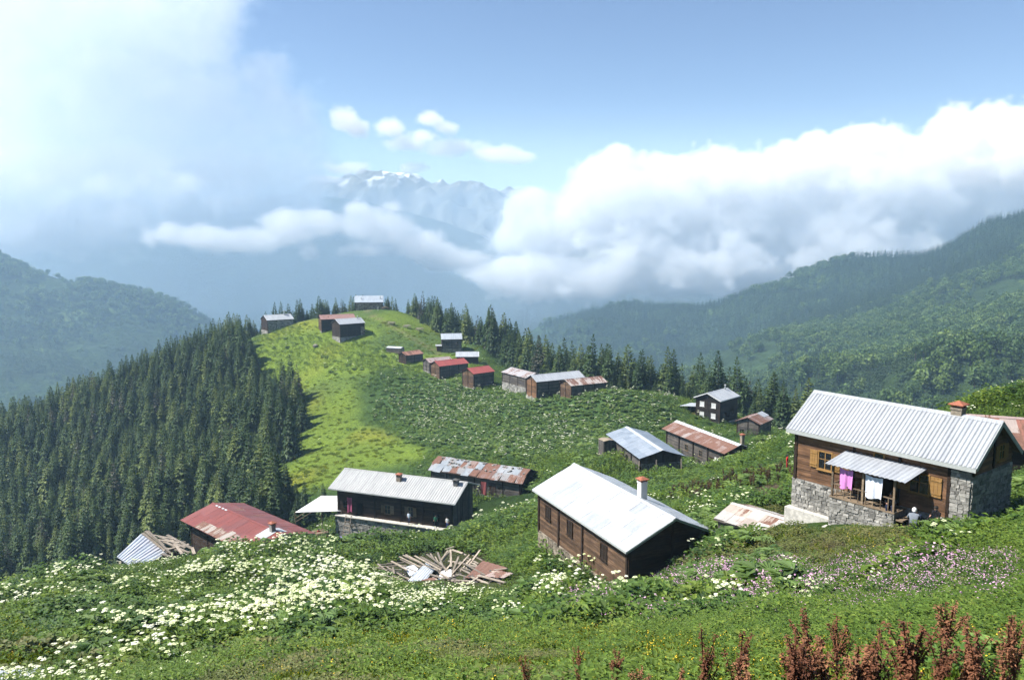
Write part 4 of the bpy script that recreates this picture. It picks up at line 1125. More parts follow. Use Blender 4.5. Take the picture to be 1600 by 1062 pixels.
class Leaves:
    """many small faces in one mesh"""
    def __init__(s): s.v = []; s.f = []; s.m = []
    def leaf(s, p, d, up, l, w, mat=0, droop=.25, fold=.0):
        """pointed leaf of two quads from p along d"""
        p, d, up = Vector(p), Vector(d).normalized(), Vector(up)
        sd_ = d.cross(up)
        if sd_.length < 1e-4: sd_ = d.cross(Vector((1, 0, 0)))
        sd_.normalize(); n = sd_.cross(d)
        k = len(s.v)
        mid = p + d * l * .5 + n * l * .06
        s.v += [p, mid + sd_ * w / 2 - n * fold, mid - sd_ * w / 2 - n * fold, p + d * l - Vector((0, 0, droop * l))]
        s.f += [(k, k + 1, k + 3), (k, k + 3, k + 2)]; s.m += [mat, mat]
    def disc(s, p, r, n=6, mat=1, tilt=.2, dome=.2):
        k = len(s.v); p = Vector(p); tx, ty = random.uniform(-tilt, tilt), random.uniform(-tilt, tilt)
        s.v.append(p + Vector((0, 0, r * dome)))
        for i in range(n):
            a = 2 * math.pi * i / n; q = r * random.uniform(.75, 1.1)
            x, y = q * math.cos(a), q * math.sin(a); s.v.append(p + Vector((x, y, x * tx + y * ty - r * .1)))
        for i in range(n): s.f.append((k, k + 1 + i, k + 1 + (i + 1) % n)); s.m.append(mat)
    def stick(s, a, b, r, mat=2):
        a, b = Vector(a), Vector(b); k = len(s.v); d = (b - a).normalized(); x = d.orthogonal().normalized(); y = d.cross(x)
        for p, q in ((a, r), (b, r * .6)):
            for i in range(3): t = 2.094 * i; s.v.append(p + x * q * math.cos(t) + y * q * math.sin(t))
        for i in range(3): j = (i + 1) % 3; s.f.append((k + i, k + j, k + 3 + j, k + 3 + i)); s.m.append(mat)
    def mesh(s, name, *mats):
        me = bpy.data.meshes.new(name); me.from_pydata(s.v, [], s.f)
        for m in mats: me.materials.append(m)
        me.polygons.foreach_set('material_index', s.m)
        return me

def spruce_crown(name, seed, levels=20, per=10, R_=.17, mat='needle', ragged=.3):
    random.seed(seed); L_ = Leaves()
    for k in range(levels):
        t = .06 + .92 * (k / (levels - 1)) ** .92
        r = R_ * ((1 - t) ** .8) * random.uniform(.85, 1.12) + .012
        n = max(4, int(per * (1 - .45 * t))); a0 = random.uniform(0, 6.28)
        for i in range(n):
            a = a0 + 6.283 * i / n + random.uniform(-.25, .25); rr = r * random.uniform(1 - ragged, 1.12)
            z = t + random.uniform(-.018, .018); dv = Vector((math.cos(a), math.sin(a), -.18 + .5 * t))
            b = Vector((math.cos(a) * rr * .12, math.sin(a) * rr * .12, z))
            L_.leaf(b, dv, (0, 0, 1), rr * .95, rr * .6, 0, .22, .01)
            sdv = Vector((-math.sin(a), math.cos(a), 0))
            for q in (.45, .72):
                for sg in (-1, 1):
                    L_.leaf(b + dv * rr * q, dv * .55 + sdv * sg * .8 + Vector((0, 0, -.25)), (0, 0, 1), rr * .5, rr * .34, 0, .35)
            L_.leaf(b + dv * rr * .35, dv * .3 + Vector((0, 0, -.9)), sdv, rr * .6, rr * .5, 0, .1)
    for i in range(5):
        a = i * 1.26; L_.leaf((0, 0, .93), (math.cos(a) * .25, math.sin(a) * .25, 1), (0, 0, 1), .07, .015, 0, 0)
    return L_.mesh(name, PM[mat])
def trunk_mesh(name, r=.013, top=.9):
    mb = MB(); mb.tube((0, 0, -.06), (0, 0, top * .5), r, r * .6, 7); mb.tube((0, 0, top * .5), (0, 0, top), r * .6, r * .15, 7)
    for k in range(6):
        a = k * 2.4; z = .12 + k * .1; mb.tube((0, 0, z), (.07 * math.cos(a), .07 * math.sin(a), z - .005), .003, .001, 4)
    return mb.mesh(name, PM['bark'], smooth=True)
spruces = [spruce_crown('spruce_crown', 40 + k, 21, 10, [.20, .175, .225, .185, .215][k]) for k in range(5)] + [spruce_crown('sparse_spruce_crown', 47, 17, 7, .18, 'needle_grey', .45)]
spruce_trunk = trunk_mesh('spruce_trunk')
def whole_spruce(k, seed):
    random.seed(seed)
    c = spruce_crown('spruce', seed, 13, 8, [.17, .15, .18][k], 'needle')
    return c
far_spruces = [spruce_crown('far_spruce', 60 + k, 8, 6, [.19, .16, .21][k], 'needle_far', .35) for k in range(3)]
def broad_crown(name, seed, n=230):
    """unit-high broadleaf crown of leaf clumps in several lobes, with its trunk"""
    random.seed(seed); L_ = Leaves()
    lobes = [(Vector((random.uniform(-.25, .25), random.uniform(-.25, .25), random.uniform(.42, .78))), random.uniform(.17, .30)) for _ in range(7)] + [(Vector((0, 0, .62)), .33)]
    for _ in range(n):
        c, r = random.choice(lobes)
        d = Vector((random.gauss(0, 1), random.gauss(0, 1), random.gauss(.25, 1))).normalized()
        p = c + d * r * random.uniform(.75, 1.05); q = d + Vector((random.uniform(-.8, .8), random.uniform(-.8, .8), random.uniform(-.6, .6)))
        L_.leaf(p - q.normalized() * .05, q.cross(d) + d * .25, d, random.uniform(.09, .17), random.uniform(.07, .13), 0, .15, .01)
    L_.stick((0, 0, -.05), (0, 0, .6), .03, 1)
    return L_.mesh(name, PM['broad'], PM['bark'])
broads = [broad_crown('broadleaf_tree', 80 + k) for k in range(4)]

# ------------------------------------------------------------------ footprints to keep clear
FOOT = []
for o in list(COL.objects):
    if o.parent is None and o.type == 'EMPTY' and o.get('category') in ('house', 'barn', 'shed', 'cabin', 'hut'):
        ex = [0, 0]
        for c in o.children:
            if c.type == 'MESH' and c.name.startswith('wall_core'):
                cs = [v.co for v in c.data.vertices]; ex = [max(v.x for v in cs), max(v.y for v in cs)]
        FOOT.append((o.location.x, o.location.y, o.rotation_euler.z, ex[0], ex[1]))
def clear_of(x, y, m=.35):
    ok = np.ones(x.shape, bool)
    for (cx, cy_, a, hx, hy) in FOOT:
        dx, dy = x - cx, y - cy_
        u = dx * math.cos(a) + dy * math.sin(a); v = -dx * math.sin(a) + dy * math.cos(a)
        ok &= ~((np.abs(u) < hx + m) & (np.abs(v) < hy + m))
    return ok
# porch and steps of the wood and stone house
FOOT.append((*h1.w(.5, -3.1, 0)[:2], h1.e.rotation_euler.z, 3.6, 1.4))

def jitter_grid(x0, x1, y0, y1, s):
    X, Y = np.meshgrid(np.arange(x0, x1, s), np.arange(y0, y1, s))
    X = X + (rng.random(X.shape) - .5) * s * .95; Y = Y + (rng.random(Y.shape) - .5) * s * .95
    return X.ravel(), Y.ravel()

# ------------------------------------------------------------------ spruce forest
FOREST = [(-400, 480), (378, 480), (374, 522), (388, 548), (398, 580), (428, 606), (470, 622), (466, 662), (464, 692), (452, 722), (430, 742), (420, 768), (470, 790), (490, 812), (420, 838), (300, 870), (200, 905), (-400, 1040)]
HILLBACK = [(-150, 283), (-110, 285), (-86, 283), (-74, 288), (-60, 294), (-44, 294), (-44, 325), (-150, 330)]
HILLRIGHT = [(-40, 290), (-32, 275), (-24, 262), (-10, 249), (0, 230), (8, 210), (18, 192), (27, 184), (40, 181), (54, 176), (70, 166), (95, 160), (105, 190), (60, 235), (20, 290), (-30, 325)]
xa, ya = jitter_grid(-260, -20, 118, 300, 2.85)
xb, yb = jitter_grid(-160, 110, 150, 330, 2.3)
za, zb_ = H(xa, ya), H(xb, yb)
ka = softpoly(*proj(xa, ya, za), FOREST, 5) & ~((xa > -75) & (ya < 122)) & ~inpoly(xa, ya, HILLBACK)
kb1 = inpoly(xb, yb, HILLBACK); kb2 = inpoly(xb, yb, HILLRIGHT) & (rng.random(xb.shape) < .92)
kb = kb1 | kb2
x = np.concatenate([xa[ka], xb[kb]]); y = np.concatenate([ya[ka], yb[kb]]); z = np.concatenate([za[ka], zb_[kb]])
where = np.concatenate([np.zeros(ka.sum(), int), np.where(kb1[kb], 1, 2)])
px, py = proj(x, y, z)
keep = clear_of(x, y, 2.2)
x, y, z, px, py, where = x[keep], y[keep], z[keep], px[keep], py[keep], where[keep]
hgt = 9.4 * (.5 + .95 * rng.random(x.shape) ** 1.2)
hgt = np.where(where == 1, hgt * .9, hgt); hgt = np.where(where == 2, hgt * np.clip(.75 + (x + 40) / 100, .7, 1.25), hgt)
tpx, tpy = proj(x, y, z + hgt)
crest = np.interp(tpx, [0, 130, 250, 390, 480, 560], [922, 905, 886, 866, 848, 836])
vis = (tpx > -25) & (tpx < 1620) & (tpy < crest - 3)
x, y, z, px, py, hgt, where = [q[vis] for q in (x, y, z, px, py, hgt, where)]
dist = np.sqrt(x ** 2 + y ** 2)
order = np.argsort(-(hgt / dist) * np.where(where == 2, .78, 1.0))
TREE_LABEL = ['dark spruce among the dense forest on the left slope', 'spruce in the dark row behind the hilltop houses', 'spruce on the steep flank right of the hill path and barns']
TREE_GROUP = ['spruces of the left forest', 'spruces behind the hilltop', 'spruces on the right flank']
def spruce(loc, hh, label, group, wide=1.0):
    e = empty('spruce_tree', loc, random.uniform(0, 6.28)); e.scale = (hh * wide, hh * wide, hh); e.rotation_euler[0] = random.uniform(-.05, .05); e.rotation_euler[1] = random.uniform(-.05, .05)
    tag(e, label, 'tree', group)
    obj('trunk', spruce_trunk, e); obj('crown', random.choice(spruces[:5] * 3 + spruces[5:]), e)
    return e
random.seed(11)
for i in order[:285]:
    spruce((x[i], y[i], z[i] - .1), hgt[i], TREE_LABEL[where[i]], TREE_GROUP[where[i]], random.uniform(.8, 1.35))
r_ = order[285:]
n = len(r_); rot = np.zeros((n, 3)); rot[:, 2] = rng.random(n) * 6.28; rot[:, :2] = (rng.random((n, 2)) - .5) * .08
sc = np.stack([hgt[r_] * (.85 + .35 * rng.random(n))] * 2 + [hgt[r_]], -1)
tag(scatter_object('spruce_forest', np.stack([x[r_], y[r_], z[r_] - .1], -1), rot, sc, spruces, np.where(rng.random(n) < .06, 5, rng.integers(0, 5, n))), 'smaller spruces filling the forest around the hill', 'forest')
print('spruces', len(order))
# single spruces that stand apart
for (a, b, Y, hh, lab) in [(472, 655, 190, 8.6, 'lone bare-branched spruce at the edge of the bright meadow'), (404, 575, 234, 5.0, 'small spruce on the meadow edge below the stone hill house'), (412, 583, 230, 3.6, 'smallest spruce at the upper meadow edge'),
                           (505, 792, 124, 6.2, 'small spruce just above the white canopy'), (487, 800, 121, 5.0, 'short spruce left of the white canopy'), (462, 803, 120, 6.6, 'young spruce at the lower tip of the meadow'),
                           (606, 492, 279, 5.0, 'bushy little spruce right of the hilltop house'), (658, 502, 268, 3.4, 'little spruce alone on the grass right of the hilltop'), (1176, 650, 162, 6.0, 'spruce right behind the two storey house'),
                           (1420, 640, 110, 6.5, 'dark spruce behind the ridge of the ribbed zinc roof')]:
    p = at(a, b, Y); spruce((p[0], p[1], Hs(p[0], p[1]) - .1), hh, lab, None, 1.1)

# ------------------------------------------------------------------ forests on the mountains
def mountain_forest(name, label, hf, x0, x1, y0, y1, s, pxr, conif, hmin, hmax, clear_seed):
    X, Y = jitter_grid(x0, x1, y0, y1, s)
    near = rng.random(X.shape) < np.clip((Y / 700), .55, 1.0) ** 2
    a, b = X / np.maximum(Y, 1) * FPX * 1.0 + 800, 0
    k = (a > pxr[0]) & (a < pxr[1])
    X, Y = X[k], Y[k]
    Z = hf(X, Y)
    cl = fbm(X / 120, Y / 200, clear_seed, 3)
    k = (cl < .575) | ((hf is RMH) & (Y > 1080)) | (rng.random(X.shape) < .12)
    X, Y, Z = X[k], Y[k], Z[k]
    mixn = fbm(X / 150, Y / 150, clear_seed + 4, 3) + .25 * (rng.random(X.shape) - .5)
    con = mixn < conif(X, Y)
    hh = np.where(con, hmin + (hmax - hmin) * rng.random(X.shape), (hmin + (hmax - hmin) * rng.random(X.shape)) * .85)
    n = len(X); pick = np.where(con, rng.integers(0, 3, n), 3 + rng.integers(0, 4, n))
    rot = np.zeros((n, 3)); rot[:, 2] = rng.random(n) * 6.28
    wd = np.where(con, .95, .95) * hh * (.85 + .4 * rng.random(n))
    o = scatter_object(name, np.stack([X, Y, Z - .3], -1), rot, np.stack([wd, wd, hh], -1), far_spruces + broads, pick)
    print(name, n)
    return tag(o, label, 'forest')
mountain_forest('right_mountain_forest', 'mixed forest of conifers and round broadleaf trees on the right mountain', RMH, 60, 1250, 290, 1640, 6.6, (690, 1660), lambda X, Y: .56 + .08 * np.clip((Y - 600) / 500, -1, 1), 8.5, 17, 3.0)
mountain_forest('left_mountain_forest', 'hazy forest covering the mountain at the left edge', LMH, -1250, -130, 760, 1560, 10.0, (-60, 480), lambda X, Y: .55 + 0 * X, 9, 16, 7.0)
# ------------------------------------------------------------------ ground plants
def weed_clump(name, seed, n=46, hgt_=.7, spread=.38, mat='weed', umb=0, umat='umbel', lw=.5, ls=1.0):
    random.seed(seed); L_ = Leaves()
    for _ in range(n):
        a = random.uniform(0, 6.28); r = spread * random.random() ** .6
        z = hgt_ * random.uniform(.12, .95) * (1 - .5 * (r / spread) ** 2)
        d = Vector((math.cos(a + random.uniform(-.8, .8)), math.sin(a + random.uniform(-.8, .8)), random.uniform(-.1, .75)))
        l = random.uniform(.13, .26) * ls; L_.leaf((r * math.cos(a), r * math.sin(a), z), d, (0, 0, 1), l, l * lw * random.uniform(.8, 1.3), 0, .3, .01)
    for _ in range(umb):
        a = random.uniform(0, 6.28); r = spread * random.random() ** .5; z = hgt_ * random.uniform(.9, 1.3)
        p = (r * math.cos(a), r * math.sin(a), z)
        L_.stick((r * .6 * math.cos(a), r * .6 * math.sin(a), .1), p, .008, 2)
        for q in range(5):
            b = q * 1.257; L_.disc((p[0] + .042 * math.cos(b), p[1] + .042 * math.sin(b), z + random.uniform(-.01, .015)), .036, 5, 1)
        L_.disc((p[0], p[1], z + .02), .036, 5, 1)
    return L_.mesh(name, PM[mat], PM[umat], PM['stem'])
def broad_clump(name, seed, n=9, mat='hog', size=.55, umb=0):
    """hogweed: big lobed leaves on arching stalks"""
    random.seed(seed); L_ = Leaves()
    for k in range(n):
        a = 6.28 * k / n + random.uniform(-.4, .4); tl = random.uniform(.25, .6) * size * 1.6
        b = Vector((math.cos(a) * tl * .55, math.sin(a) * tl * .55, tl)); L_.stick((0, 0, 0), b, .012, 2)
        f = Vector((math.cos(a), math.sin(a), random.uniform(-.1, .35))); s_ = Vector((-math.sin(a), math.cos(a), 0))
        sz = size * random.uniform(.7, 1.2)
        for q, (fw, sw, ln) in enumerate(((1, 0, 1), (.75, .7, .75), (.75, -.7, .75), (.2, 1, .62), (.2, -1, .62), (.9, .35, .85), (.9, -.35, .85))):
            L_.leaf(b, f * fw + s_ * sw, (0, 0, 1), sz * ln, sz * .36, 0, .22, .02)
    for _ in range(umb):
        a = random.uniform(0, 6.28); r = random.uniform(.05, .4); z = size * random.uniform(1.6, 2.5)
        p = Vector((r * math.cos(a), r * math.sin(a), z)); L_.stick((0, 0, .1), p, .015, 2)
        R0 = random.uniform(.10, .17)
        for q in range(9):
            b = q * 2.4; rr = R0 * math.sqrt((q + .3) / 9); L_.disc((p.x + rr * math.cos(b), p.y + rr * math.sin(b), z - rr * .2), R0 * .36, 5, 1)
    return L_.mesh(name, PM[mat], PM['umbel'], PM['stem'])
def grass_tuft(name, seed, n=80, hgt_=.28, spread=.3, mat='grass', fl=0, fmat='yellow'):
    random.seed(seed); L_ = Leaves()
    for _ in range(n):
        a = random.uniform(0, 6.28); r = spread * random.random() ** .5; h_ = hgt_ * random.uniform(.5, 1.1)
        L_.leaf((r * math.cos(a), r * math.sin(a), -.02), (random.uniform(-.5, .5), random.uniform(-.5, .5), 1), (random.uniform(-1, 1), random.uniform(-1, 1), 0), h_, random.uniform(.010, .024), 0, .15)
    for _ in range(fl):
        a = random.uniform(0, 6.28); r = spread * random.random() ** .5; L_.disc((r * math.cos(a), r * math.sin(a), hgt_ * random.uniform(.7, 1.1)), random.uniform(.010, .018), 4, 1, .5)
    return L_.mesh(name, PM[mat], PM[fmat])
weeds = [weed_clump('weed', 100 + k, 46, .6 + .1 * k, .4, 'weed') for k in range(3)]
darkw = [weed_clump('dark_weed', 110 + k, 52, .8 + .1 * k, .45, 'weed_dark', lw=.65) for k in range(2)]
umbw = [weed_clump('umbel_weed', 120 + k, 44, .75, .42, 'weed', 3 + k, ['cream', 'umbel', 'cream'][k]) for k in range(3)]
hogs = [broad_clump('hogweed_clump', 130 + k, 8, 'hog', .5) for k in range(2)]
hogf = [broad_clump('flowering_hogweed', 140 + k, 8, 'hog', .55, 2 + k) for k in range(3)]
grasses = [grass_tuft('grass_tuft', 150 + k, 84, .24 + .06 * k, .32, 'grass', fl=2 * k) for k in range(3)]
olives = [weed_clump('olive_weed', 160 + k, 40, .45, .4, 'olive', lw=.7) for k in range(2)]
fine = [weed_clump('fine_weed', 180 + k, 120, .42 + .08 * k, .36, 'weed', lw=.45, ls=.42) for k in range(3)]
fine_olive = [weed_clump('fine_olive', 185 + k, 110, .32, .36, 'olive', lw=.6, ls=.45) for k in range(2)]
def pink_clump(name, seed):
    random.seed(seed); L_ = Leaves()
    for _ in range(40):
        a = random.uniform(0, 6.28); r = .4 * random.random() ** .5
        l = random.uniform(.1, .2); L_.leaf((r * math.cos(a), r * math.sin(a), random.uniform(.05, .38)), (math.cos(a), math.sin(a), random.uniform(0, .9)), (0, 0, 1), l, l * .6, 0, .25)
    for _ in range(15):
        a = random.uniform(0, 6.28); r = .42 * random.random() ** .5; z = random.uniform(.36, .52)
        L_.disc((r * math.cos(a), r * math.sin(a), z), random.uniform(.02, .034), 5, 1, .6)
    return L_.mesh(name, PM['weed_dark'], PM['pink'])
pinks = [pink_clump('pink_clump', 170 + k) for k in range(3)]

def fg_points(s0, s1, ymin, ymax, pad=.72):
    """points on the slope, spaced s0 + s1 * distance"""
    out = []
    yy = ymin
    while yy < ymax:
        s = s0 + s1 * yy; w = pad * yy + 3
        n = max(1, int(2 * w / s)); xs_ = (np.arange(n) + rng.random(n)) / n * 2 * w - w
        out.append(np.stack([xs_, yy + (rng.random(n) - .5) * s], -1)); yy += s
    P = np.concatenate(out); return P[:, 0], P[:, 1]
CREST_Y = lambda px: np.interp(px, [0, 130, 250, 390, 480, 560, 700, 830, 1600], [58, 64, 72, 82, 90, 100, 128, 130, 150])
x, y = fg_points(.15, .0066, 4.5, 130)
z = H(x, y); px, py = proj(x, y, z)
ok = (px > -60) & (px < 1660) & (py < 1150) & clear_of(x, y, .3) & (y < CREST_Y(px))
x, y, z, px, py = x[ok], y[ok], z[ok], px[ok], py[ok]
RUIN = [(592, 888), (640, 870), (700, 860), (755, 866), (800, 895), (780, 915), (735, 926), (660, 920), (615, 906)]
TERRACE = [(470, 850), (536, 832), (720, 815), (745, 785), (840, 768), (845, 790), (760, 815), (700, 836), (540, 848)]
keep = ~softpoly(px, py, RUIN, 4) & ~(softpoly(px, py, SOIL, 6) & (rng.random(px.shape) < .9)) & ~(inpoly(px, py, TERRACE) & (y > 84))
x, y, z, px, py = x[keep], y[keep], z[keep], px[keep], py[keep]
n = len(x)
fl = fbm(x / 5, y / 5, 11.0, 3); dk = fbm(x / 4, y / 4, 15.0, 3); big = fbm(x / 3.5, y / 3.5, 19.0, 3)
in_short = softpoly(px, py, SHORT, 14); in_strip = softpoly(px, py, STRIP, 10); in_pink = softpoly(px, py, PINK, 14)
WHITEZ = [(170, 930), (330, 890), (480, 885), (600, 890), (640, 915), (760, 935), (850, 870), (960, 915), (980, 935), (880, 940), (850, 1000), (700, 1000), (560, 990), (420, 1015), (330, 1062), (150, 1050), (140, 1000), (330, 980), (420, 925)]
in_white = softpoly(px, py, WHITEZ, 16)
CRESTZ = [(90, 905), (250, 880), (480, 862), (480, 880), (250, 905), (90, 925)]
in_white |= softpoly(px, py, CRESTZ, 6)
in_grassy = softpoly(px, py, [(960, 870), (1120, 860), (1220, 850), (1280, 840), (1420, 838), (1420, 870), (1200, 890), (1000, 905)], 10)
kind = np.where(dk > .56, 1, 0)                                   # 0 weeds, 1 dark weeds
kind = np.where((big > .64) & (y > 24) & (rng.random(n) < .6), 3, kind)                  # broad hogweed leaves
kind = np.where((fl > .62) & (rng.random(n) < .18), 2, kind)      # scattered white umbels
kind = np.where(in_white & (rng.random(n) < np.where(fbm(x / 2.6, y / 2.6, 51.0, 2) > .48, np.where(fl > .42, .36, .14), .05)), 2, kind)
kind = np.where(in_grassy & (rng.random(n) < .7), 5, kind)
drop = softpoly(px, py, EARTH, 12) & (rng.random(n) < .55)
kind = np.where(in_pink & (rng.random(n) < np.where(fbm(x / 2.5, y / 2.5, 41.0, 2) > .46, .9, .45)), 6, kind)
kind = np.where(in_short | in_strip, np.where(rng.random(n) < .82, 4, 0), kind)
kind = np.where((kind == 2) & (y < np.where(px < 520, 15, 24)), 0, kind)
kind = np.where((py > 1020) & (px < 900) & (fbm(x * 1.0, y * 1.0, 23.0, 2) > .52), 5, kind)
kind = np.where(drop, -1, kind)
LOWZ = [(1170, 785), (1250, 792), (1330, 815), (1400, 828), (1450, 836), (1520, 840), (1530, 862), (1400, 880), (1250, 885), (1190, 860)]
low_ = softpoly(px, py, LOWZ, 6) & (y > 25) & (y < 55)
kind = np.where(low_, np.where(rng.random(n) < .35, -1, np.where(rng.random(n) < .6, 12, 4)), kind)
kind = np.where((y < 24) & np.isin(kind, (0, 1)), 11, kind); kind = np.where((y < 24) & (kind == 5), 12, kind)
lowf = np.where(inpoly(px, py, [(565, 895), (640, 905), (740, 915), (800, 900), (830, 905), (820, 975), (600, 975), (560, 930)]) | inpoly(px, py, [(150, 870), (330, 850), (330, 905), (150, 930)]), .5, 1.0)
def put(name, label, k, meshes, smin, smax, cat='plants'):
    m = kind == k; q = int(m.sum())
    if not q: return
    rot = np.zeros((q, 3)); rot[:, 2] = rng.random(q) * 6.28; rot[:, :2] = (rng.random((q, 2)) - .5) * .25
    s = smin + (smax - smin) * rng.random(q)
    s = s * np.clip(.42 + y[m] * .02, .5, 1.0) * (1 + y[m] / 220) * (.42 + 1.3 * fbm(x[m] / 2.6, y[m] / 2.6, 51.0, 2)) * np.where(in_white[m], 1.2, 1.0) * lowf[m] * (1.12 if k != 4 else 1.0)
    tag(scatter_object(name, np.stack([x[m], y[m], z[m] - .06], -1), rot, s, meshes), label, cat)
    print(name, q)
put('green_weeds', 'leafy green weeds covering the near slope', 0, weeds, .6, 1.1)
put('dark_weeds', 'darker bushy weeds in patches on the near slope', 1, darkw, .6, 1.1)
put('white_umbel_weeds', 'weeds with creamy white umbel flowers on the near slope', 2, umbw, .65, 1.0, 'flowers')
put('hogweed_leaves', 'broad lobed hogweed leaves on the near slope', 3, hogs + [broad_clump('leaf_rosette', 190, 10, 'hog', .4)], .6, 1.15)
put('short_grass', 'short yellow green grass with tiny yellow flowers', 4, grasses, .7, 1.25, 'grass')
put('olive_weeds', 'low olive brown weeds and trampled herbs', 5, olives, .55, 1.0)
put('pink_flowers', 'low herbs with pink flowers below the houses', 6, pinks, .6, .95, 'flowers')

put('fine_weeds', 'small leaved green herbs along the near edge of the slope', 11, fine, .8, 1.4)
put('trampled_herbs', 'low olive brown trampled herbs on the near slope and before the porch', 12, fine_olive, .6, 1.1)

# herbs on the far slope and the hill
x, y = fg_points(.75, .003, 100, 262)
z = H(x, y); px, py = proj(x, y, z)
in_hog = softpoly(px, py, HOGWEED, 24); in_mead = softpoly(px, py, MEADOW, 6)
HERB = [(395, 508), (470, 505), (560, 530), (640, 560), (690, 600), (640, 690), (560, 650), (545, 610), (450, 590), (395, 545)]
in_herb = softpoly(px, py, HERB, 10) & (fbm(x / 16, y / 14, 21.0, 3) > .44)
ok = (px > 330) & (px < 1600) & (y > CREST_Y(px) - 4) & clear_of(x, y, .6) & (in_hog | (in_mead & (rng.random(x.shape) < .45)) | in_herb | (~in_mead & ((px > 640) | (y < 128)))) & ~inpoly(px, py, FOREST) & ~(inpoly(px, py, TERRACE)) & ~inpoly(x, y, HILLRIGHT) & ~((inpoly(px, py, SOIL)))
x, y, z, px, py, in_hog, in_mead, in_herb = x[ok], y[ok], z[ok], px[ok], py[ok], in_hog[ok], in_mead[ok], in_herb[ok]
n = len(x); fl = fbm(x / 9, y / 9, 31.0, 3)
kind = np.where(in_hog, np.where(rng.random(n) < np.where(fl > .48, .3, .1), 8, 7), np.where(in_mead & ~in_herb & (rng.random(n) < .94), 13, np.where(rng.random(n) < .04, 8, np.where(fl > .52, 9, 10))))
def put2(name, label, k, meshes, smin, smax, cat='plants'):
    m = kind == k; q = int(m.sum()); rot = np.zeros((q, 3)); rot[:, 2] = rng.random(q) * 6.28
    s = smin + (smax - smin) * rng.random(q)
    tag(scatter_object(name, np.stack([x[m], y[m], z[m] - .05], -1), rot, s, meshes), label, cat); print(name, q)
put2('far_hogweed', 'broad leaved hogweed stand below the barn row', 7, hogs, .95, 1.5)
put2('far_flowering_hogweed', 'hogweed with white flower heads below the barn row', 8, hogf, .95, 1.4, 'flowers')
put2('meadow_grass', 'tufts of fresh grass on the bright hill meadow', 13, grasses, .9, 2.2, 'grass')
put2('hill_herbs', 'rough green herbs on the far slope', 9, weeds, 1.0, 1.7)
put2('hill_dark_herbs', 'dark rough herbs on the far slope', 10, darkw, .9, 1.5)
def ground_hit(px, py, y0=20.0, y1=140.0):
    Ys = np.arange(y0, y1, .25); a = (px - 800) / FPX; b = -(py - 531) / FPX; t = Ys / (CP + b * SP)
    d = (-SP + b * CP) * t - H(a * t, Ys); k = np.argmax(d < 0)
    return float(Ys[k])
# ------------------------------------------------------------------ ruin of collapsed planks
random.seed(5)
def P(px, py, Y): return Vector(at(px, py, Y))
rc = P(700, 895, ground_hit(700, 895)); rc.z = Hs(rc.x, rc.y)
ruin = tag(empty('collapsed_shed', rc), 'heap of grey planks and rusty sheets from a collapsed shed on the slope', 'ruin')
def rel(v): return v - rc
GHC = {}
def rp_(cx, cy, dY=0.0):                                     # place in the heap from the close-up view
    px_, py_ = 560 + cx / 5.333, 820 + cy / 5.333
    key = (round(px_ / 6), round(py_ / 4))
    if key not in GHC: GHC[key] = .55 * ground_hit(px_, py_, 45, 110) + .45 * ground_hit(px_, 905, 45, 110)
    return rel(P(px_, py_, GHC[key] - 1.1 + dY))
PL = [(340, 262, 520, 350), (370, 250, 560, 335), (395, 245, 600, 352), (470, 255, 690, 372), (520, 262, 700, 360), (560, 280, 680, 395), (350, 285, 470, 340), (160, 330, 330, 318), (170, 345, 400, 335), (200, 370, 360, 372),
      (150, 352, 300, 385), (240, 318, 390, 312), (570, 240, 690, 330), (600, 235, 650, 320), (660, 225, 712, 372), (690, 290, 745, 210), (705, 300, 770, 195), (768, 205, 772, 345), (790, 400, 890, 290), (770, 420, 925, 245), (850, 385, 940, 280),
      (900, 360, 1015, 205), (880, 285, 990, 335), (900, 270, 1000, 320), (950, 250, 1035, 295), (860, 355, 950, 378), (810, 405, 905, 430), (760, 440, 860, 410), (750, 455, 940, 468), (905, 500, 1000, 430), (1000, 430, 1190, 400), (1080, 430, 1190, 490), (1110, 385, 1290, 405), (1130, 372, 1240, 360),
      (780, 205, 870, 235), (730, 200, 800, 178), (640, 262, 700, 372), (785, 390, 835, 260), (1020, 470, 1150, 510), (930, 480, 1080, 520), (800, 640, 900, 590), (820, 600, 960, 570), (860, 560, 1010, 555), (690, 420, 790, 300), (285, 350, 300, 405), (430, 270, 640, 380), (820, 215, 900, 250), (610, 330, 690, 400)]
for (a, b, c, d) in PL + [(random.uniform(170, 900), random.uniform(300, 470)) * 1 for _ in ()] + [(lambda u, v, w: (u, v, u + w, v + random.uniform(20, 110)))(random.uniform(150, 1000), random.uniform(290, 440), random.uniform(90, 230)) for _ in range(34)]:
    q = random.uniform(-.5, .5)
    p0, p1 = rp_(a, b, q), rp_(c, d, q * .4 + random.uniform(-.3, .3))
    mid = (p0 + p1) / 2; dv = p1 - p0
    MB().box((0, 0, 0), (dv.length, random.uniform(.10, .18), random.uniform(.04, .09)), None, .012).build('plank', M['grey_beam'], ruin, loc=mid, rot=dv.to_track_quat('X', 'Z').to_euler())
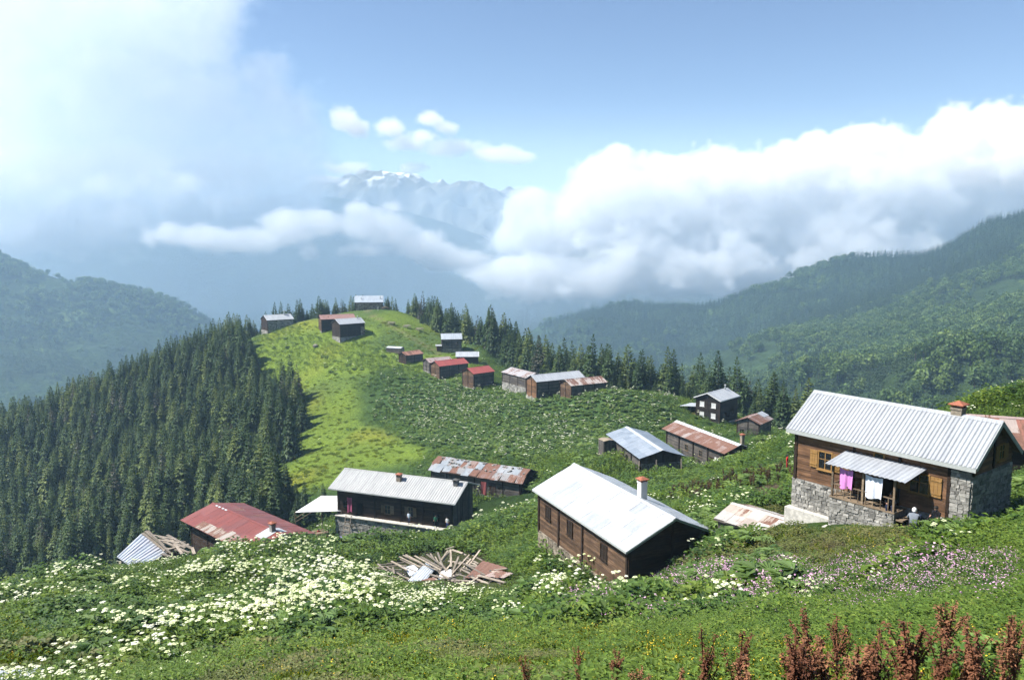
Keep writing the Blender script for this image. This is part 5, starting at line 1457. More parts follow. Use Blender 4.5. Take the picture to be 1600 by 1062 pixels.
def quad_sheet(name, pts, c, rust, parent, rib=0.0, n=16, bow=0.0):
    """sheet of metal over four corners a b c d (a-b is the ribbed direction)"""
    a, b, c_, d = [Vector(p) for p in pts]; nrm = (b - a).cross(d - a).normalized()
    if nrm.z < 0: nrm = -nrm
    vs_, fs_ = [], []
    for k in range(5):
        for i in range(n + 1):
            p = a.lerp(b, i / n).lerp(d.lerp(c_, i / n), k / 4) + nrm * ((rib if i % 4 in (1, 2) else 0) + bow * math.sin(math.pi * k / 4) + random.uniform(-.006, .006)); vs_.append(p)
    m_ = len(vs_); vs_ += [p - nrm * .015 for p in vs_]
    for k in range(4):
        for i in range(n):
            q = k * (n + 1) + i; f = (q, q + 1, q + n + 2, q + n + 1); fs_ += [f, tuple(t + m_ for t in f[::-1])]
    rim = [(i, i + 1) for i in range(n)] + [(4 * (n + 1) + i, 4 * (n + 1) + i + 1) for i in range(n)] + [(k * (n + 1), (k + 1) * (n + 1)) for k in range(4)] + [(k * (n + 1) + n, (k + 1) * (n + 1) + n) for k in range(4)]
    fs_ += [(i, j, j + m_, i + m_) for i, j in rim]
    return colour(obj(name, mesh_np(name, vs_, fs_, M['sheet']), parent), c, rust)
quad_sheet('roof_sheet', [rp_(410, 465), rp_(545, 480), rp_(650, 350, .4), rp_(560, 315, .6)], (.62, .67, .73), .12, ruin, .05, 24)
quad_sheet('roof_sheet', [rp_(380, 350), rp_(430, 430), rp_(510, 370), rp_(460, 330)], (.66, .70, .75), .05, ruin, .03, 12)
quad_sheet('roof_sheet', [rp_(885, 440), rp_(1080, 440), rp_(1240, 355, .3), rp_(1035, 295, .6)], (.26, .11, .07), .85, ruin, .03, 20)
quad_sheet('roof_sheet', [rp_(400, 480), rp_(600, 498), rp_(690, 420), rp_(560, 450)], (.28, .13, .08), .8, ruin, 0, 8, .12)
quad_sheet('roof_sheet', [rp_(1040, 425), rp_(1210, 440), rp_(1290, 400), rp_(1150, 375)], (.4, .3, .26), .5, ruin, .02, 12)
quad_sheet('panel', [rp_(660, 455, -.2), rp_(775, 425, -.2), rp_(775, 365, .2), rp_(690, 380, .2)], (.74, .74, .72), .0, ruin, 0, 4)
rub = MB()
for _ in range(260):
    a, b = random.uniform(160, 1240), random.uniform(330, 520)
    if abs(a - 720) / 560 + abs(b - 425) / 130 > 1: continue
    rub.box(rp_(a, b) - Vector((0, 0, .1)), (random.uniform(.2, .9), random.uniform(.06, .2), .06), Matrix.Rotation(random.uniform(0, 3), 3, 'Z') @ Matrix.Rotation(random.uniform(-.3, .3), 3, 'Y'))
o = rub.build('splinters', M['wood_grey'], ruin); o['kind'] = 'stuff'

# ------------------------------------------------------------------ fallen shed with silver roof at the left crest
sc_ = P(230, 868, 74); sc_.z = Hs(sc_.x, sc_.y)
fs = tag(empty('fallen_shed', sc_), 'fallen shed whose slanting silver roof lies at the forest edge', 'ruin')
def fp(cx, cy, Y): return P(160 + cx / 4, 760 + cy / 4, Y) - sc_
A_, B_, C_, D_ = fp(90, 437, 69), fp(240, 295, 76), fp(402, 412, 75), fp(200, 520, 68)
for k in range(5):
    t0, t1 = k / 5, (k + 1) / 5 + .015
    quad_sheet('roof_sheet', [A_.lerp(D_, t0), A_.lerp(D_, t1), B_.lerp(C_, t1), B_.lerp(C_, t0)], (.66 + .03 * (k % 2), .69, .73), .1, fs, .03, 8).location.z += .015 * (k % 2)
for (a, b, Ya, c, d, Yb) in [(270, 278, 77, 380, 365, 75), (285, 275, 77, 430, 420, 73), (350, 310, 77, 520, 380, 75), (405, 302, 78, 560, 385, 75), (380, 340, 76, 545, 415, 74), (400, 385, 75, 550, 410, 74), (330, 330, 76, 480, 350, 76), (430, 330, 77, 500, 420, 73), (380, 400, 74, 540, 360, 76),
                             (370, 420, 73, 470, 450, 72), (250, 290, 76.5, 410, 412, 74.6), (300, 300, 77, 460, 330, 77), (560, 380, 75, 575, 420, 74), (110, 470, 70, 112, 520, 69), (440, 350, 76, 520, 345, 77)]:
    p0, p1 = fp(a, b, Ya), fp(c, d, Yb); dv = p1 - p0
    MB().box((0, 0, 0), (dv.length, random.uniform(.16, .3), random.uniform(.06, .14)), None, .015).build('plank', M['grey_beam'], fs, loc=(p0 + p1) / 2, rot=dv.to_track_quat('X', 'Z').to_euler())
MB().box(fp(330, 430, 74) - Vector((0, 0, 1.0)), (5, 4, 1.6), Matrix.Rotation(-.7, 3, 'Z')).build('underside_shade_block', M['dark'], fs)  # added near-black block, painted shade below the fallen roof

# ------------------------------------------------------------------ canopy with tables beside the long house
cc = P(500, 830, 107); cc.z = Hs(cc.x, cc.y)
cano = tag(empty('white_canopy', cc), 'white tarpaulin canopy on poles at the end of the long house', 'canopy')
c4 = [P(461, 800, 103.5) - cc, P(533, 798, 104.5) - cc, P(532, 774, 112) - cc, P(502, 774, 112) - cc]
cl = Leaves(); vs_, fs_ = [], []
for k in range(9):
    for i in range(9):
        p = c4[0].lerp(c4[1], i / 8).lerp(c4[3].lerp(c4[2], i / 8), k / 8); p = p + Vector((0, 0, -.25 * math.sin(math.pi * i / 8) * math.sin(math.pi * k / 8))); vs_.append(p)
vs_ += [p - Vector((0, 0, .03)) for p in vs_]
for k in range(8):
    for i in range(8): q = k * 9 + i; fs_ += [(q, q + 1, q + 10, q + 9), (q + 81 + 9, q + 81 + 10, q + 81 + 1, q + 81)]
rimv = [i for i in range(9)] + [k * 9 + 8 for k in range(1, 9)] + [72 + i for i in range(7, -1, -1)] + [k * 9 for k in range(7, 0, -1)]
fs_ += [(rimv[i], rimv[i] + 81, rimv[(i + 1) % len(rimv)] + 81, rimv[(i + 1) % len(rimv)]) for i in range(len(rimv))]
obj('tarpaulin', mesh_np('tarpaulin', vs_, fs_, M['white'], True), cano)
for p in c4: MB().tube((p.x, p.y, p.z), (p.x, p.y, Hs(cc.x + p.x, cc.y + p.y) - cc.z - .2), .05, n=8).build('pole', M['post_light'], cano)
MB().bar(c4[0] - Vector((0, 0, 1.4)), c4[3] - Vector((0, 0, 1.6)), .08).build('rail', M['post_light'], cano); MB().bar(c4[0] - Vector((0, 0, .9)), c4[3] - Vector((0, 0, 1.0)), .07).build('rail', M['post_light'], cano)
def table(loc, rz, label, name='picnic_table', s=1.0, group=None, top='post_light'):
    e = tag(empty(name, loc, rz), label, 'table', group); e.scale = (s, s, s)
    for k in range(4): MB().b2(-.9, .9, -.4 + .2 * k, -.22 + .2 * k, .70, .75).build('table_board', M[top], e)
    for sy in (-.75, .75): MB().b2(-.9, .9, sy - .14, sy + .14, .42, .46).build('bench_seat', M[top], e)
    for sx in (-.65, .65):
        MB().bar((sx, -.3, .7), (sx, -.6, 0), .08).build('leg', M[top], e); MB().bar((sx, .3, .7), (sx, .6, 0), .08).build('leg', M[top], e); MB().b2(sx - .04, sx + .04, -.85, .85, .36, .42).build('bench_bearer', M[top], e)
    return e
p = P(503, 823, 108); table((p.x, p.y, Hs(p.x, p.y) + .1), .5, 'pale wooden table under the white canopy')
p = P(497, 818, 110.5); table((p.x, p.y, Hs(p.x, p.y) + .1), .5, 'second table half hidden behind the one under the canopy')
for (a, b, lab, tm) in [(656, 526, 'grey picnic table beside the hill path', 'grey_beam'), (636, 516, 'pale picnic table higher up the hill path', 'grey_beam'), (602, 479, 'picnic table before the hilltop house', 'post_light'), (612, 526, 'lone bench table left of the hill path', 'grey_beam')]:
    Y = 255 if b > 500 else 277
    p = P(a, b, Y); table((p.x, p.y, Hs(p.x, p.y)), random.uniform(0, 3), lab, s=1.3, top=tm)
# ladder against the terrace
lad = tag(empty('ladder', h3.w(-6.6, -h3.ww / 2 - 1.5, 0)), 'pale wooden ladder leaning on the stone terrace of the long house', 'ladder'); lad.rotation_euler = (0, 0, h3.e.rotation_euler.z)
zb = Hs(lad.location.x, lad.location.y) - lad.location.z
for sx in (-.42, .42): MB().bar((sx * 1.15, -.3, zb - .1), (sx, .75, 2.95), .09).build('rail', M['grey_beam'], lad)
for k in range(6):
    t = .1 + k * .16; MB().bar((-.46, -.3 + 1.05 * t, zb + (2.95 - zb) * t), (.46, -.3 + 1.05 * t, zb + (2.95 - zb) * t), .08).build('rung', M['grey_beam'], lad)

# ------------------------------------------------------------------ cloths
def cloth(name, label, loc, rz, w, hgt, c, group=None, sag=.06, parent=None):
    m = solid(name + '_fabric', c, .9, .1, .12, 3)
    vs_, fs_ = [], []; nx, nz = 14, 10; ph = random.uniform(0, 6)
    for k in range(nz + 1):
        for i in range(nx + 1):
            u = i / nx; v = k / nz
            vs_.append(((u - .5) * w * (1 - .06 * v), .035 * math.sin(u * 9 + ph + v * 1.5) * (.3 + v) + .02 * math.sin(u * 23 + ph), -v * hgt * (1 + .05 * math.sin(u * 5 + ph)) - sag * math.sin(math.pi * u) * (1 - v)))
    nvv = len(vs_); vs_ += [(a, b + .012, c_) for a, b, c_ in vs_]
    for k in range(nz):
        for i in range(nx): q = k * (nx + 1) + i; fs_ += [(q, q + nx + 1, q + nx + 2, q + 1), (q + nvv, q + 1 + nvv, q + nx + 2 + nvv, q + nx + 1 + nvv)]
    o = obj(name, mesh_np(name, vs_, fs_, m, True), parent, loc, (0, 0, rz))
    return tag(o, label, 'cloth', group)
dF1 = -h1.ww / 2 - PO + .02
az1 = h1.e.rotation_euler.z
cloth('hanging_towel', 'pink towel hanging from the porch beam', h1.w(-.85, dF1, 3.62), az1, .8, 1.12, (.56, .22, .52))
cloth('hanging_towel', 'pale blue white sheet hanging from the porch beam', h1.w(.75, dF1 - .02, 3.60), az1, .98, 1.22, (.66, .70, .80))
for k, (u, c, lab) in enumerate([(6.4, (.75, .75, .74), 'white shirt on the line under the rusty roof, left one'), (7.0, (.66, .68, .72), 'greyish shirt on the line under the rusty roof, middle one'), (7.6, (.78, .78, .76), 'short white cloth on the line under the rusty roof, right one')]):
    cloth('laundry', lab, h10.w(u, -h10.ww / 2 - .35, 2.9 - .1 * k), h10.e.rotation_euler.z, .45, .75 - .12 * k, c)
cloth('pink_garment', 'dark pink garment hanging on the left end of the log wall', h3.w(-6.6, -h3.ww / 2 - .45, 5.4), h3.e.rotation_euler.z, .8, 2.1, (.28, .07, .13))
cloth('red_banner', 'faded red cloth hanging at the gable by the patchwork shed', P(756, 752, 112), -.3, .9, 2.0, (.30, .09, .09))
for (a, b, Y, rz, lab) in [(541, 838, 93, -.35, 'purple sheet drying below the ladder'), (468, 850, 84, .1, 'purple sheet drying beside the red roofed house')]:
    p = P(a, b, Y); o = cloth('purple_sheet', lab, (p.x, p.y, p.z), rz, 2.3, 1.0, (.22, .17, .42)); o.rotation_euler = (-.9, 0, rz)
    # its line posts
red = P(1537, 803, 39.5); red.z = Hs(red.x, red.y)
tv, tf = [], []
for k in range(6):
    for i in range(12):
        a = 2 * math.pi * i / 12; r = (.62 * (1 - (k / 5.2) ** 2)) * (1 + .22 * math.sin(3 * a + k) + random.uniform(-.08, .08)); tv.append((r * math.cos(a), r * math.sin(a) * .8, k * .11 + random.uniform(-.02, .02)))
tv.append((0, 0, .62))
for k in range(5):
    for i in range(12): j = (i + 1) % 12; tf.append((k * 12 + i, k * 12 + j, k * 12 + 12 + j, k * 12 + 12 + i))
for i in range(12): tf.append((60 + i, 60 + (i + 1) % 12, 72))
tag(obj('crumpled_tarp', mesh_np('crumpled_tarp', tv, tf, solid('orange_tarp', (.42, .06, .025), .7, .3)), None, red), 'crumpled orange red tarp in the shade of the stone gable', 'tarp')

# ------------------------------------------------------------------ people
SKIN = solid('skin', (.36, .20, .14), .6, .3, .1); HAIR = solid('dark_hair', (.015, .012, .010), .7, .3)
def person(label, loc, rz, pose, top, bottom, hair='hair', cap=None, s=1.0):
    """one skinned body; faces take shirt, trousers or skin from the nearest limb"""
    if pose == 'stand':
        J = dict(pel=(0, 0, .95), bel=(0, -.01, 1.12), che=(0, -.01, 1.32), nec=(0, -.01, 1.47), hea=(0, -.03, 1.57), top=(0, -.02, 1.70),
                 sl=(.18, 0, 1.40), el=(.24, .02, 1.13), hl=(.23, -.08, .90), sr=(-.18, 0, 1.40), er=(-.24, .02, 1.13), hr=(-.22, -.10, .92),
                 jl=(.09, 0, .90), kl=(.10, -.03, .50), al=(.10, .02, .09), tl=(.11, -.13, .03), jr=(-.09, 0, .90), kr=(-.10, -.02, .50), ar=(-.11, .03, .09), tr=(-.12, -.12, .03))
    elif pose == 'crouch':
        J = dict(pel=(0, .12, .30), bel=(0, .10, .46), che=(0, -.02, .66), nec=(0, -.10, .78), hea=(0, -.17, .86), top=(0, -.20, .98),
                 sl=(.19, -.03, .72), el=(.27, -.20, .50), hl=(.16, -.40, .40), sr=(-.19, -.03, .72), er=(-.27, -.20, .50), hr=(-.14, -.42, .38),
                 jl=(.10, .08, .28), kl=(.18, -.28, .46), al=(.14, -.02, .09), tl=(.15, -.18, .03), jr=(-.10, .08, .28), kr=(-.18, -.28, .46), ar=(-.14, -.02, .09), tr=(-.15, -.18, .03))
    else:
        J = dict(pel=(0, .05, .10), bel=(0, .07, .28), che=(0, .03, .50), nec=(0, -.01, .64), hea=(0, -.05, .73), top=(0, -.05, .86),
                 sl=(.18, .03, .56), el=(.25, -.08, .34), hl=(.14, -.28, .30), sr=(-.18, .03, .56), er=(-.25, -.08, .34), hr=(-.12, -.30, .32),
                 jl=(.10, 0, .10), kl=(.14, -.40, .26), al=(.13, -.50, -.18), tl=(.14, -.66, -.22), jr=(-.10, 0, .10), kr=(-.14, -.38, .28), ar=(-.14, -.46, -.16), tr=(-.15, -.62, -.22))
    RAD = dict(pel=.15, bel=.14, che=.15, nec=.055, hea=.088, top=.075, sl=.075, el=.048, hl=.04, sr=.075, er=.048, hr=.04, jl=.10, kl=.068, al=.045, tl=.04, jr=.10, kr=.068, ar=.045, tr=.04)
    E_ = [('pel', 'bel', 1), ('bel', 'che', 1), ('che', 'nec', 1), ('nec', 'hea', 0), ('hea', 'top', 0), ('che', 'sl', 1), ('sl', 'el', 1), ('el', 'hl', 0), ('che', 'sr', 1), ('sr', 'er', 1), ('er', 'hr', 0), ('pel', 'jl', 2), ('jl', 'kl', 2), ('kl', 'al', 2), ('al', 'tl', 3), ('pel', 'jr', 2), ('jr', 'kr', 2), ('kr', 'ar', 2), ('ar', 'tr', 3)]
    names = list(J); me = bpy.data.meshes.new('body'); me.from_pydata([J[k] for k in names], [(names.index(a), names.index(b)) for a, b, _ in E_], [])
    tmp = bpy.data.objects.new('tmp', me); COL.objects.link(tmp)
    tmp.modifiers.new('skin', 'SKIN').use_smooth_shade = True
    if not len(me.skin_vertices):
        bm0 = bmesh.new(); bm0.from_mesh(me); bm0.verts.layers.skin.verify(); bm0.to_mesh(me); bm0.free()
    for i, k in enumerate(names):
        sv = me.skin_vertices[0].data[i]; sv.radius = (RAD[k], RAD[k] * (.72 if k in ('pel', 'bel', 'che') else 1)); sv.use_root = (k == 'pel')
    sb = tmp.modifiers.new('sub', 'SUBSURF'); sb.levels = sb.render_levels = 2
    dg = bpy.context.evaluated_depsgraph_get(); bm_ = bpy.data.meshes.new_from_object(tmp.evaluated_get(dg)); bpy.data.objects.remove(tmp)
    bm_.name = 'person'; bm_.materials.clear()
    for m in (SKIN, top, bottom, HAIR): bm_.materials.append(m)
    cen = np.array([p_.center[:] for p_ in bm_.polygons]); best = np.full(len(cen), 9.0); mi = np.zeros(len(cen), np.int32)
    for a, b, k in E_:
        A, B = np.array(J[a]), np.array(J[b]); t = np.clip(((cen - A) @ (B - A)) / ((B - A) @ (B - A)), 0, 1); d = np.linalg.norm(cen - A - t[:, None] * (B - A), axis=1) - (RAD[a] + RAD[b]) * .5
        u = d < best; best[u] = d[u]; mi[u] = k
    bm_.polygons.foreach_set('material_index', mi)
    o = obj('person', bm_, None, loc, (0, 0, rz)); o.scale = (s, s, s); tag(o, label, 'person')
    hv_, hf_ = [], []; c = Vector(J['hea']).lerp(Vector(J['top']), .5); R_ = .118
    for k in range(5):
        ph = (math.pi * .56) * k / 4
        for i in range(12): a = 2 * math.pi * i / 12; hv_.append((c.x + R_ * .92 * math.sin(ph) * math.cos(a), c.y + .012 + R_ * 1.08 * math.sin(ph) * math.sin(a), c.z + .005 + R_ * 1.1 * math.cos(ph) - (.03 * math.sin(a) if k == 4 else 0)))
    for k in range(4):
        for i in range(12): j = (i + 1) % 12; hf_.append((k * 12 + i, (k + 1) * 12 + i, (k + 1) * 12 + j, k * 12 + j))
    if cap:
        k0 = len(hv_); hv_ += [(c.x - .08, c.y - .10, c.z + .05), (c.x + .08, c.y - .10, c.z + .05), (c.x + .07, c.y - .20, c.z + .03), (c.x - .07, c.y - .20, c.z + .03)]; hf_.append((k0, k0 + 1, k0 + 2, k0 + 3))
    obj('cap' if cap else 'hair', mesh_np('cap' if cap else 'hair', hv_, hf_, cap or HAIR, True), o)
    nb = MB(); f_ = Vector(J['hea']) + Vector((0, -.095, .03)); nb.add([f_ + Vector((-.015, 0, -.02)), f_ + Vector((.015, 0, -.02)), f_ + Vector((0, 0, .03)), f_ + Vector((0, -.03, -.015))], [(0, 1, 3), (1, 2, 3), (2, 0, 3)]); nb.build('nose', SKIN, o)
    return o
def fab(n_, c): return solid(n_, c, .9, .1, .15, 8)
def onground(px, py, Y): p = P(px, py, Y); return (p.x, p.y, Hs(p.x, p.y))
g_shirt, dk_t, blk, navy = fab('grey_shirt', (.16, .18, .21)), fab('dark_trousers', (.035, .035, .04)), fab('black_cloth', (.012, .012, .014)), fab('navy_cloth', (.02, .025, .05))
wcap = fab('white_cap', (.72, .72, .70))
q = h1.w(3.1, -h1.ww / 2 - 1.75, 0); person('crouching man in grey shirt and white cap before the porch steps', (q.x, q.y, Hs(q.x, q.y) - .02), 2.6, 'crouch', g_shirt, dk_t, cap=wcap, s=1.08)
q = h1.w(3.75, -h1.ww / 2 - .75, 0); person('seated person in black clothes right of the man in the white cap', (q.x, q.y, Hs(q.x, q.y) + .25), az1 - .3, 'sit', blk, blk)
q = h1.w(2.75, -h1.ww / 2 - .7, 0); person('seated person in navy clothes on the steps behind the man in the white cap', (q.x, q.y, h1.e.location.z + 1.32), az1, 'sit', navy, blk)
q = h1.w(1.45, -h1.ww / 2 - .95, 0); person('person in dark grey sitting at the porch post above the steps', (q.x, q.y, h1.e.location.z + 1.9), az1 + .4, 'sit', fab('charcoal_cloth', (.05, .055, .065)), navy)
for (u, c, c2, lab, o_) in [(2.6, (.55, .62, .72), (.05, .06, .10), 'person in pale blue shirt standing at the shuttered window of the log wall', .55), (6.5, (.04, .16, .10), (.02, .02, .025), 'person in green top standing in the dark doorway', .5), (8.2, (.55, .55, .55), (.05, .07, .2), 'person in white top standing at the right end of the log wall', .5)]:
    q = h3.w(u, -h3.ww / 2 - o_, 2.77); person(lab, q, h3.e.rotation_euler.z + random.uniform(-.5, .5), 'stand', fab('top', c), fab('legs', c2))
q = onground(1229, 745, 76); person('person in bright red standing among the dry stalks', (q[0], q[1], q[2]), 1.0, 'stand', fab('red_top', (.55, .03, .04)), fab('red_skirt', (.30, .02, .03)))
q = onground(498, 826, 108.8); person('person in red sitting at the table under the canopy', (q[0], q[1], q[2] + .5), .4, 'sit', fab('red_shirt', (.4, .05, .05)), dk_t)
q = onground(591, 498, 272); person('person in pale clothes on the hill path below the hilltop house', q, 1, 'stand', fab('pale_top', (.6, .58, .5)), fab('pale_legs', (.4, .38, .33)))

# ------------------------------------------------------------------ stones and small structures
def stone_mesh(seed):
    random.seed(seed); bm = bmesh.new(); bmesh.ops.create_icosphere(bm, subdivisions=1, radius=.5)
    for v in bm.verts: v.co *= random.uniform(.75, 1.15); v.co.z *= .7
    me = bpy.data.meshes.new('stone'); bm.to_mesh(me); bm.free(); me.materials.append(ROCK); return me
ROCK = (lambda m: (m.base(m.mix(m.ramp(m.noise(3, 5, .65), [(.3, (.10, .095, .085)), (.7, (.32, .30, .27))]), m.ramp(m.new('ShaderNodeObjectInfo').outputs['Random'], [(0, (.6, .6, .6)), (1, (1.2, 1.15, 1.1))]), 1.0, 'MULTIPLY')), m.m)[1])(NT('field_stone', .92, .2))
smesh = [stone_mesh(300 + k) for k in range(4)]
random.seed(21)
pts_ = [P(68, 955, 44), P(78, 972, 41), P(92, 990, 38), P(106, 1010, 35)]
w0 = pts_[1].copy(); w0.z = Hs(w0.x, w0.y)
wall = tag(empty('dry_stone_wall', w0), 'tumbled dry stone wall at the left meadow edge', 'wall')
for k in range(60):
    t = k / 60 * 3; i = min(2, int(t)); p = pts_[i].lerp(pts_[i + 1], t - i) + Vector((random.uniform(-.35, .35), random.uniform(-.3, .3), 0))
    p.z = Hs(p.x, p.y) + random.uniform(.05, .55) * (1 - .25 * t); o = obj('stone', random.choice(smesh), wall, p - w0, (random.uniform(-.4, .4), random.uniform(-.4, .4), random.uniform(0, 6))); o.scale = [random.uniform(.3, .62)] * 3
hp = onground(1033, 618, 171); heap = tag(empty('stone_heap', hp), 'pale grey heap of stones and boards on the crest beyond the hogweed', 'stone heap')
for k in range(70):
    u = random.gauss(0, 1); dx, dy = u * 2.0, random.gauss(0, .7) - u * .3
    o = obj('stone', random.choice(smesh), heap, (dx, dy, Hs(hp[0] + dx, hp[1] + dy) - hp[2] + random.uniform(0, .5)), (random.uniform(-.5, .5), random.uniform(-.5, .5), random.uniform(0, 6))); o.scale = [random.uniform(.4, .9)] * 3
for (a, b, Y, s_, lab) in [(493, 537, 240, 1.6, 'pale boulder in the herbs left of the hill houses'), (1100, 738, 110, 1.0, 'pale flat stone before the rusty roofed house'), (415, 570, 233, 1.0, 'pale stone on the yellow meadow strip')]:
    q = onground(a, b, Y); o = obj('boulder', smesh[0], None, (q[0], q[1], q[2] + .2)); o.scale = [s_ * 1.5] * 3; tag(o, lab, 'boulder')
# white roof at the lower left corner
q = P(14, 1086, 22.0); e = House('corner_shed', 'white sheet roof poking into the lower left corner', 'shed', (q.x - 2.0, q.y + .1, q.z - .1, .12, 5.0, 2.6, .5), 2.0, .2, .2)
e.core(M['dark']); e.deck(); e.plain(WHITE, .0, .02, .4)
for sd in 'FLRB': e.planks(sd, -.5, M['wood_grey'], .25)

# ------------------------------------------------------------------ dry dock plants in the near corner
def dock_parts(seed):
    random.seed(seed); st = Leaves(); sh = Leaves(); lf = Leaves()
    lean = Vector((random.uniform(-.06, .06), random.uniform(-.06, .06), 1)); st.stick((0, 0, 0), lean * .97, .010, 0)
    br = [(lean * .35, lean * 1.0)]
    for k in range(11):
        z0 = random.uniform(.32, .72); a = random.uniform(0, 6.28); l = random.uniform(.18, .38) * (1.1 - .4 * z0)
        p0 = lean * z0; p1 = p0 + Vector((math.cos(a) * l * .34, math.sin(a) * l * .34, l)); st.stick(p0, p1, .006, 0); br.append((p0.lerp(p1, .12), p1))
    for p0, p1 in br:
        L0 = (p1 - p0).length
        for k in range(int(L0 * 170)):
            t = random.random(); p = p0.lerp(p1, t); a = random.uniform(0, 6.28); r = .032 * (1.1 - .75 * t)
            d = Vector((math.cos(a), math.sin(a), random.uniform(-.5, .6)))
            sh.leaf(p + d * r * random.uniform(0, .6), d, (0, 0, 1), random.uniform(.016, .034), random.uniform(.012, .024), 0, .3)
    for k in range(5):
        a = k * 1.3 + random.uniform(-.3, .3); lf.leaf((0, 0, .02), (math.cos(a), math.sin(a), .75), (0, 0, 1), random.uniform(.22, .36), random.uniform(.07, .12), 0, .45, .01)
    return st.mesh('stem', PM['dock']), sh.mesh('seed_head', PM['dock']), lf.mesh('leaf', PM['dock_leaf'])
PM['dry'] = leaf_mat('dry_stalk', (.05, .028, .018), (.08, .042, .026), (.10, .06, .03), .1, .85)
docks = [dock_parts(400 + k) for k in range(6)]
random.seed(31)
DK = [(818, 1022, 'short'), (905, 1012, ''), (962, 1008, ''), (1060, 1032, ''), (1112, 984, ''), (1150, 982, ''), (1012, 1045, ''), (1225, 992, ''), (1255, 986, ''), (1290, 958, ''), (1318, 966, ''), (1345, 988, ''), (1370, 980, ''), (1410, 972, ''), (1442, 968, ''), (1474, 940, ''), (1462, 985, ''), (1487, 992, ''), (1512, 975, ''), (1540, 968, ''), (1572, 950, ''), (1240, 1005, ''), (1305, 1000, ''), (1330, 1005, ''), (1600, 985, ''), (1180, 1030, ''), (1275, 1020, '')]
DK.sort()
ordn = ['first', 'second', 'third', 'fourth', 'fifth', 'sixth', 'seventh', 'eighth', 'ninth', 'tenth', 'eleventh', 'twelfth', 'thirteenth', 'fourteenth']
for i, (a, b, _) in enumerate(DK):
    best = None
    for Y in np.arange(5.0, 14, .25):
        p = P(a, b, Y); hh_ = p.z - Hs(p.x, p.y)
        sc0 = abs(hh_ - (1.0 if a > 1080 else .7))
        if best is None or sc0 < best[0]: best = (sc0, p, hh_)
    _, p, hh_ = best; hh_ = max(.35, min(1.5, hh_))
    lab = ('%s dry red brown dock stalk counted from the left edge of the row' % ordn[i]) if i < 14 else ('%s dry red brown dock stalk counted from the right edge' % ordn[len(DK) - 1 - i])
    e = tag(empty('dock_plant', (p.x, p.y, p.z - hh_), random.uniform(0, 6)), lab, 'dock plant', 'dry dock plants in the near corner'); w_ = hh_ * random.uniform(.95, 1.3); e.scale = (w_, w_, hh_); e.rotation_euler[0] = random.uniform(-.14, .14); e.rotation_euler[1] = random.uniform(-.14, .14)
    for nm, me in zip(('stem', 'seed_head', 'leaf'), docks[i % 6]):
        q_ = obj(nm, me, e)
        if nm == 'seed_head': q_['kind'] = 'stuff'
# stand of dry stalks by the garden
x, y = jitter_grid(12, 40, 62, 100, 1.15); z = H(x, y); px, py = proj(x, y, z)
k = softpoly(px, py, [(1040, 780), (1100, 765), (1165, 742), (1240, 742), (1240, 757), (1160, 772), (1090, 792)], 6) & clear_of(x, y, .5)
x, y, z = x[k], y[k], z[k]; n = len(x); rot = np.zeros((n, 3)); rot[:, 2] = rng.random(n) * 6.28
def whole_dock(k):
    st, sh, lf = docks[k]; L_ = Leaves()
    for me in (st, sh):
        b = len(L_.v); L_.v += [v.co.copy() for v in me.vertices]; L_.f += [tuple(b + i for i in p_.vertices) for p_ in me.polygons]; L_.m += [0] * len(me.polygons)
    return L_.mesh('dry_stalk', PM['dry'])
tag(scatter_object('dry_stalks', np.stack([x, y, z], -1), rot, np.stack([np.full(n, 2.2)] * 2 + [1.0 + .7 * rng.random(n)], -1), [whole_dock(0), whole_dock(1)]), 'stand of dry brown dock stalks along the garden', 'stalks')
# ------------------------------------------------------------------ giant hogweed, each a plant of its own
def umbel_mesh(seed):
    random.seed(seed); L_ = Leaves()
    for q in range(26):
        b = q * 2.4; rr = .46 * math.sqrt((q + .3) / 26); L_.disc((rr * math.cos(b), rr * math.sin(b), -rr * rr * .5), .085, 6, 0)
        L_.stick((0, 0, -.35), (rr * math.cos(b), rr * math.sin(b), -rr * rr * .5 - .01), .008, 1)
    return L_.mesh('flower_head', PM['umbel'], PM['stem'])
umbels = [umbel_mesh(500 + k) for k in range(3)]; hleaf = [broad_clump('leaves', 510 + k, 7, 'hog', .75) for k in range(3)]
GH = [(4, 916, 55, 'at the left picture edge'), (17, 919, 55, 'second from the left picture edge'), (30, 925, 54, 'lowest of those by the left edge'), (52, 904, 57, 'left one of the close pair on the left crest'), (63, 907, 57, 'right one of the close pair on the left crest'), (89, 898, 59, 'just left of the tallest heads on the left crest'), (106, 889, 60, 'with the widest head on the left crest'), (134, 889, 61, 'farthest right on the left crest against dark trees'),
      (410, 850, 70, 'standing alone before the red roof'), (398, 866, 68, 'low beside the one before the red roof'), (786, 784, 88, 'highest beside the patchwork shed wall'), (800, 790, 86, 'left of the white roof corner'), (776, 797, 87, 'mid bank right of the log house'), (752, 796, 90, 'nearest the grey gable of the log house'), (742, 803, 90, 'below the grey gable of the log house'), (705, 820, 88, 'before the doorway of the log house'), (823, 780, 84, 'touching the white roof corner'), (803, 806, 80, 'lower down the bank under the white roof'), (818, 812, 78, 'lowest on the bank under the white roof'), (1500, 851, 34, 'near the stone gable corner')]
random.seed(41)
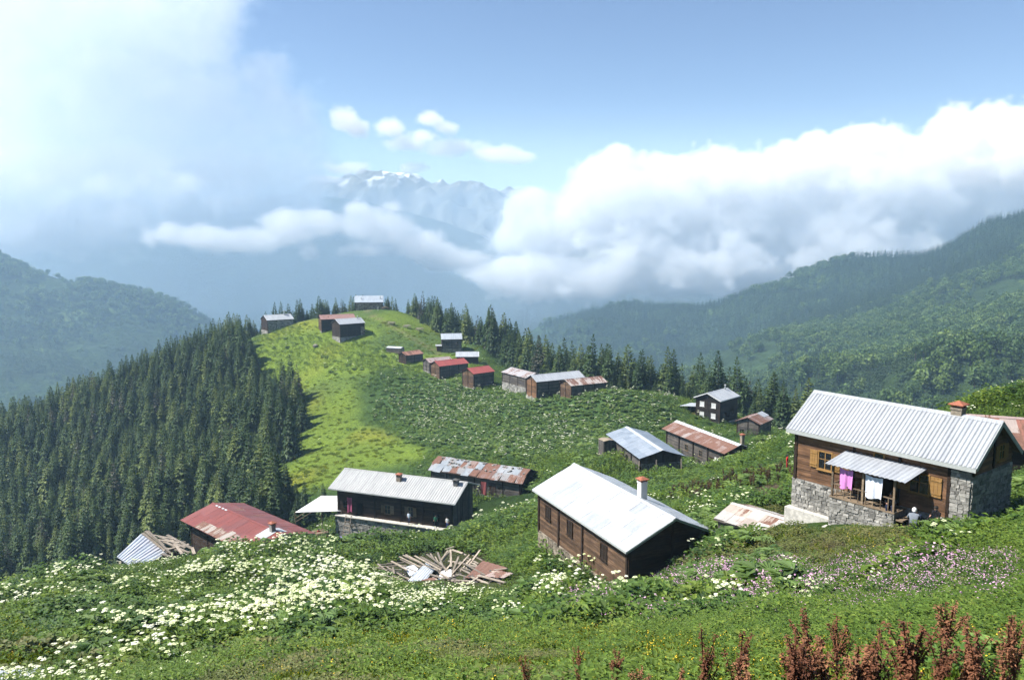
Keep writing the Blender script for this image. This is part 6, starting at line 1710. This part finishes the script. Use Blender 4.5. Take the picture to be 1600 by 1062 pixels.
for i, (a, b, Y, lab) in enumerate(GH):
    p = P(a, b, Y); g0 = Hs(p.x, p.y); hh_ = max(.9, min(3.2, p.z - g0))
    e = tag(empty('giant_hogweed', (p.x, p.y, p.z - hh_)), 'giant hogweed with white flower head ' + lab, 'hogweed', 'giant hogweeds')
    MB().tube((0, 0, -.3), (0, 0, hh_), .03, .018, 6).build('stalk', PM['stem'], e)
    s_ = .42 + .12 * random.random() if Y > 50 else .25
    o = obj('flower_head', random.choice(umbels), e, (0, 0, hh_), (random.uniform(-.3, .1), random.uniform(-.2, .2), random.uniform(0, 6))); o.scale = [s_] * 3
    for q in range(random.choice((1, 2))):
        aa = random.uniform(0, 6.28); z1 = hh_ * random.uniform(.72, .9); t_ = Vector((.35 * math.cos(aa), .35 * math.sin(aa), z1)); MB().tube((0, 0, hh_ * .55), t_, .014, .01, 5).build('stalk', PM['stem'], e)
        o = obj('flower_head', random.choice(umbels), e, t_, (random.uniform(-.3, .3), random.uniform(-.2, .2), 0)); o.scale = [s_ * .6] * 3
    for q in range(2):
        o = obj('leaves', random.choice(hleaf), e, (0, 0, -.1 + q * hh_ * .32), (0, 0, random.uniform(0, 6))); o.scale = [random.uniform(.9, 1.25) * (1 - .25 * q) * (1 if Y > 50 else .5)] * 3
# big green dock leaves in the lower right corner
for (a, b, Y, lab) in [(1570, 1050, 8.2, 'large pale green leaves in the lower right corner'), (1500, 1062, 8.0, 'large green leaves left of the corner leaves'), (1545, 1020, 10, 'broad leaves behind the corner leaves')]:
    q = onground(a, b, Y); o = obj('broad_leaf_plant', broad_clump('broad_leaf_plant', 600 + int(Y * 10), 9, 'dock_leaf', .34), None, q); tag(o, lab, 'plant')
import numpy as np, math, sys
F=1220.;P=math.atan((531-380)/F);cp,sp=math.cos(P),math.sin(P)
def px(p):
    x,y,z=p; d=y*cp-z*sp;u=y*sp+z*cp
    return round(800+F*x/d,1),round(531-F*u/d,1)
def loc(r,x,y,z):
    a=r[3];return (r[0]+math.cos(a)*x-math.sin(a)*y, r[1]+math.sin(a)*x+math.cos(a)*y, r[2]+z)
HS={'h1':(22.11,43.71,-11.15,-26.060,10.73,5.63,2.00),'h2':(7.92,55.80,-19.59,-32.571,14.05,7.53,1.68),'h3':(-14.88,105.09,-33.54,-0.352,19.15,8.74,1.70),'h5':(-30.55,86.49,-32.34,-0.727,15.48,8.15,1.08),'h9':(19.28,111.60,-29.26,-1.365,14.37,6.80,1.02),'h10':(32.06,125.55,-31.95,-1.200,17.77,6.15,1.19),'h11':(41.73,156.24,-30.93,0.795,7.92,6.10,1.28)}
if __name__=='__main__':
  for k,oy,ox in (('h1',.45,.4),('h2',.4,.4),('h3',.6,.4)):
    r=HS[k]
    print(k,'Fwall z rows 0,-1,-2,-3.5,-5.5')
    for u in np.linspace(-r[4]/2+ox,r[4]/2-ox,7):
        print('%.2f'%u,[px(loc(r,u,-r[5]/2+oy,z)) for z in (0,-1,-2,-3.5,-5.5)])
    print('R gable',[ (v,px(loc(r,r[4]/2-ox,v,0)),px(loc(r,r[4]/2-ox,v,-3))) for v in (-r[5]/2+oy,0,r[5]/2-oy)])
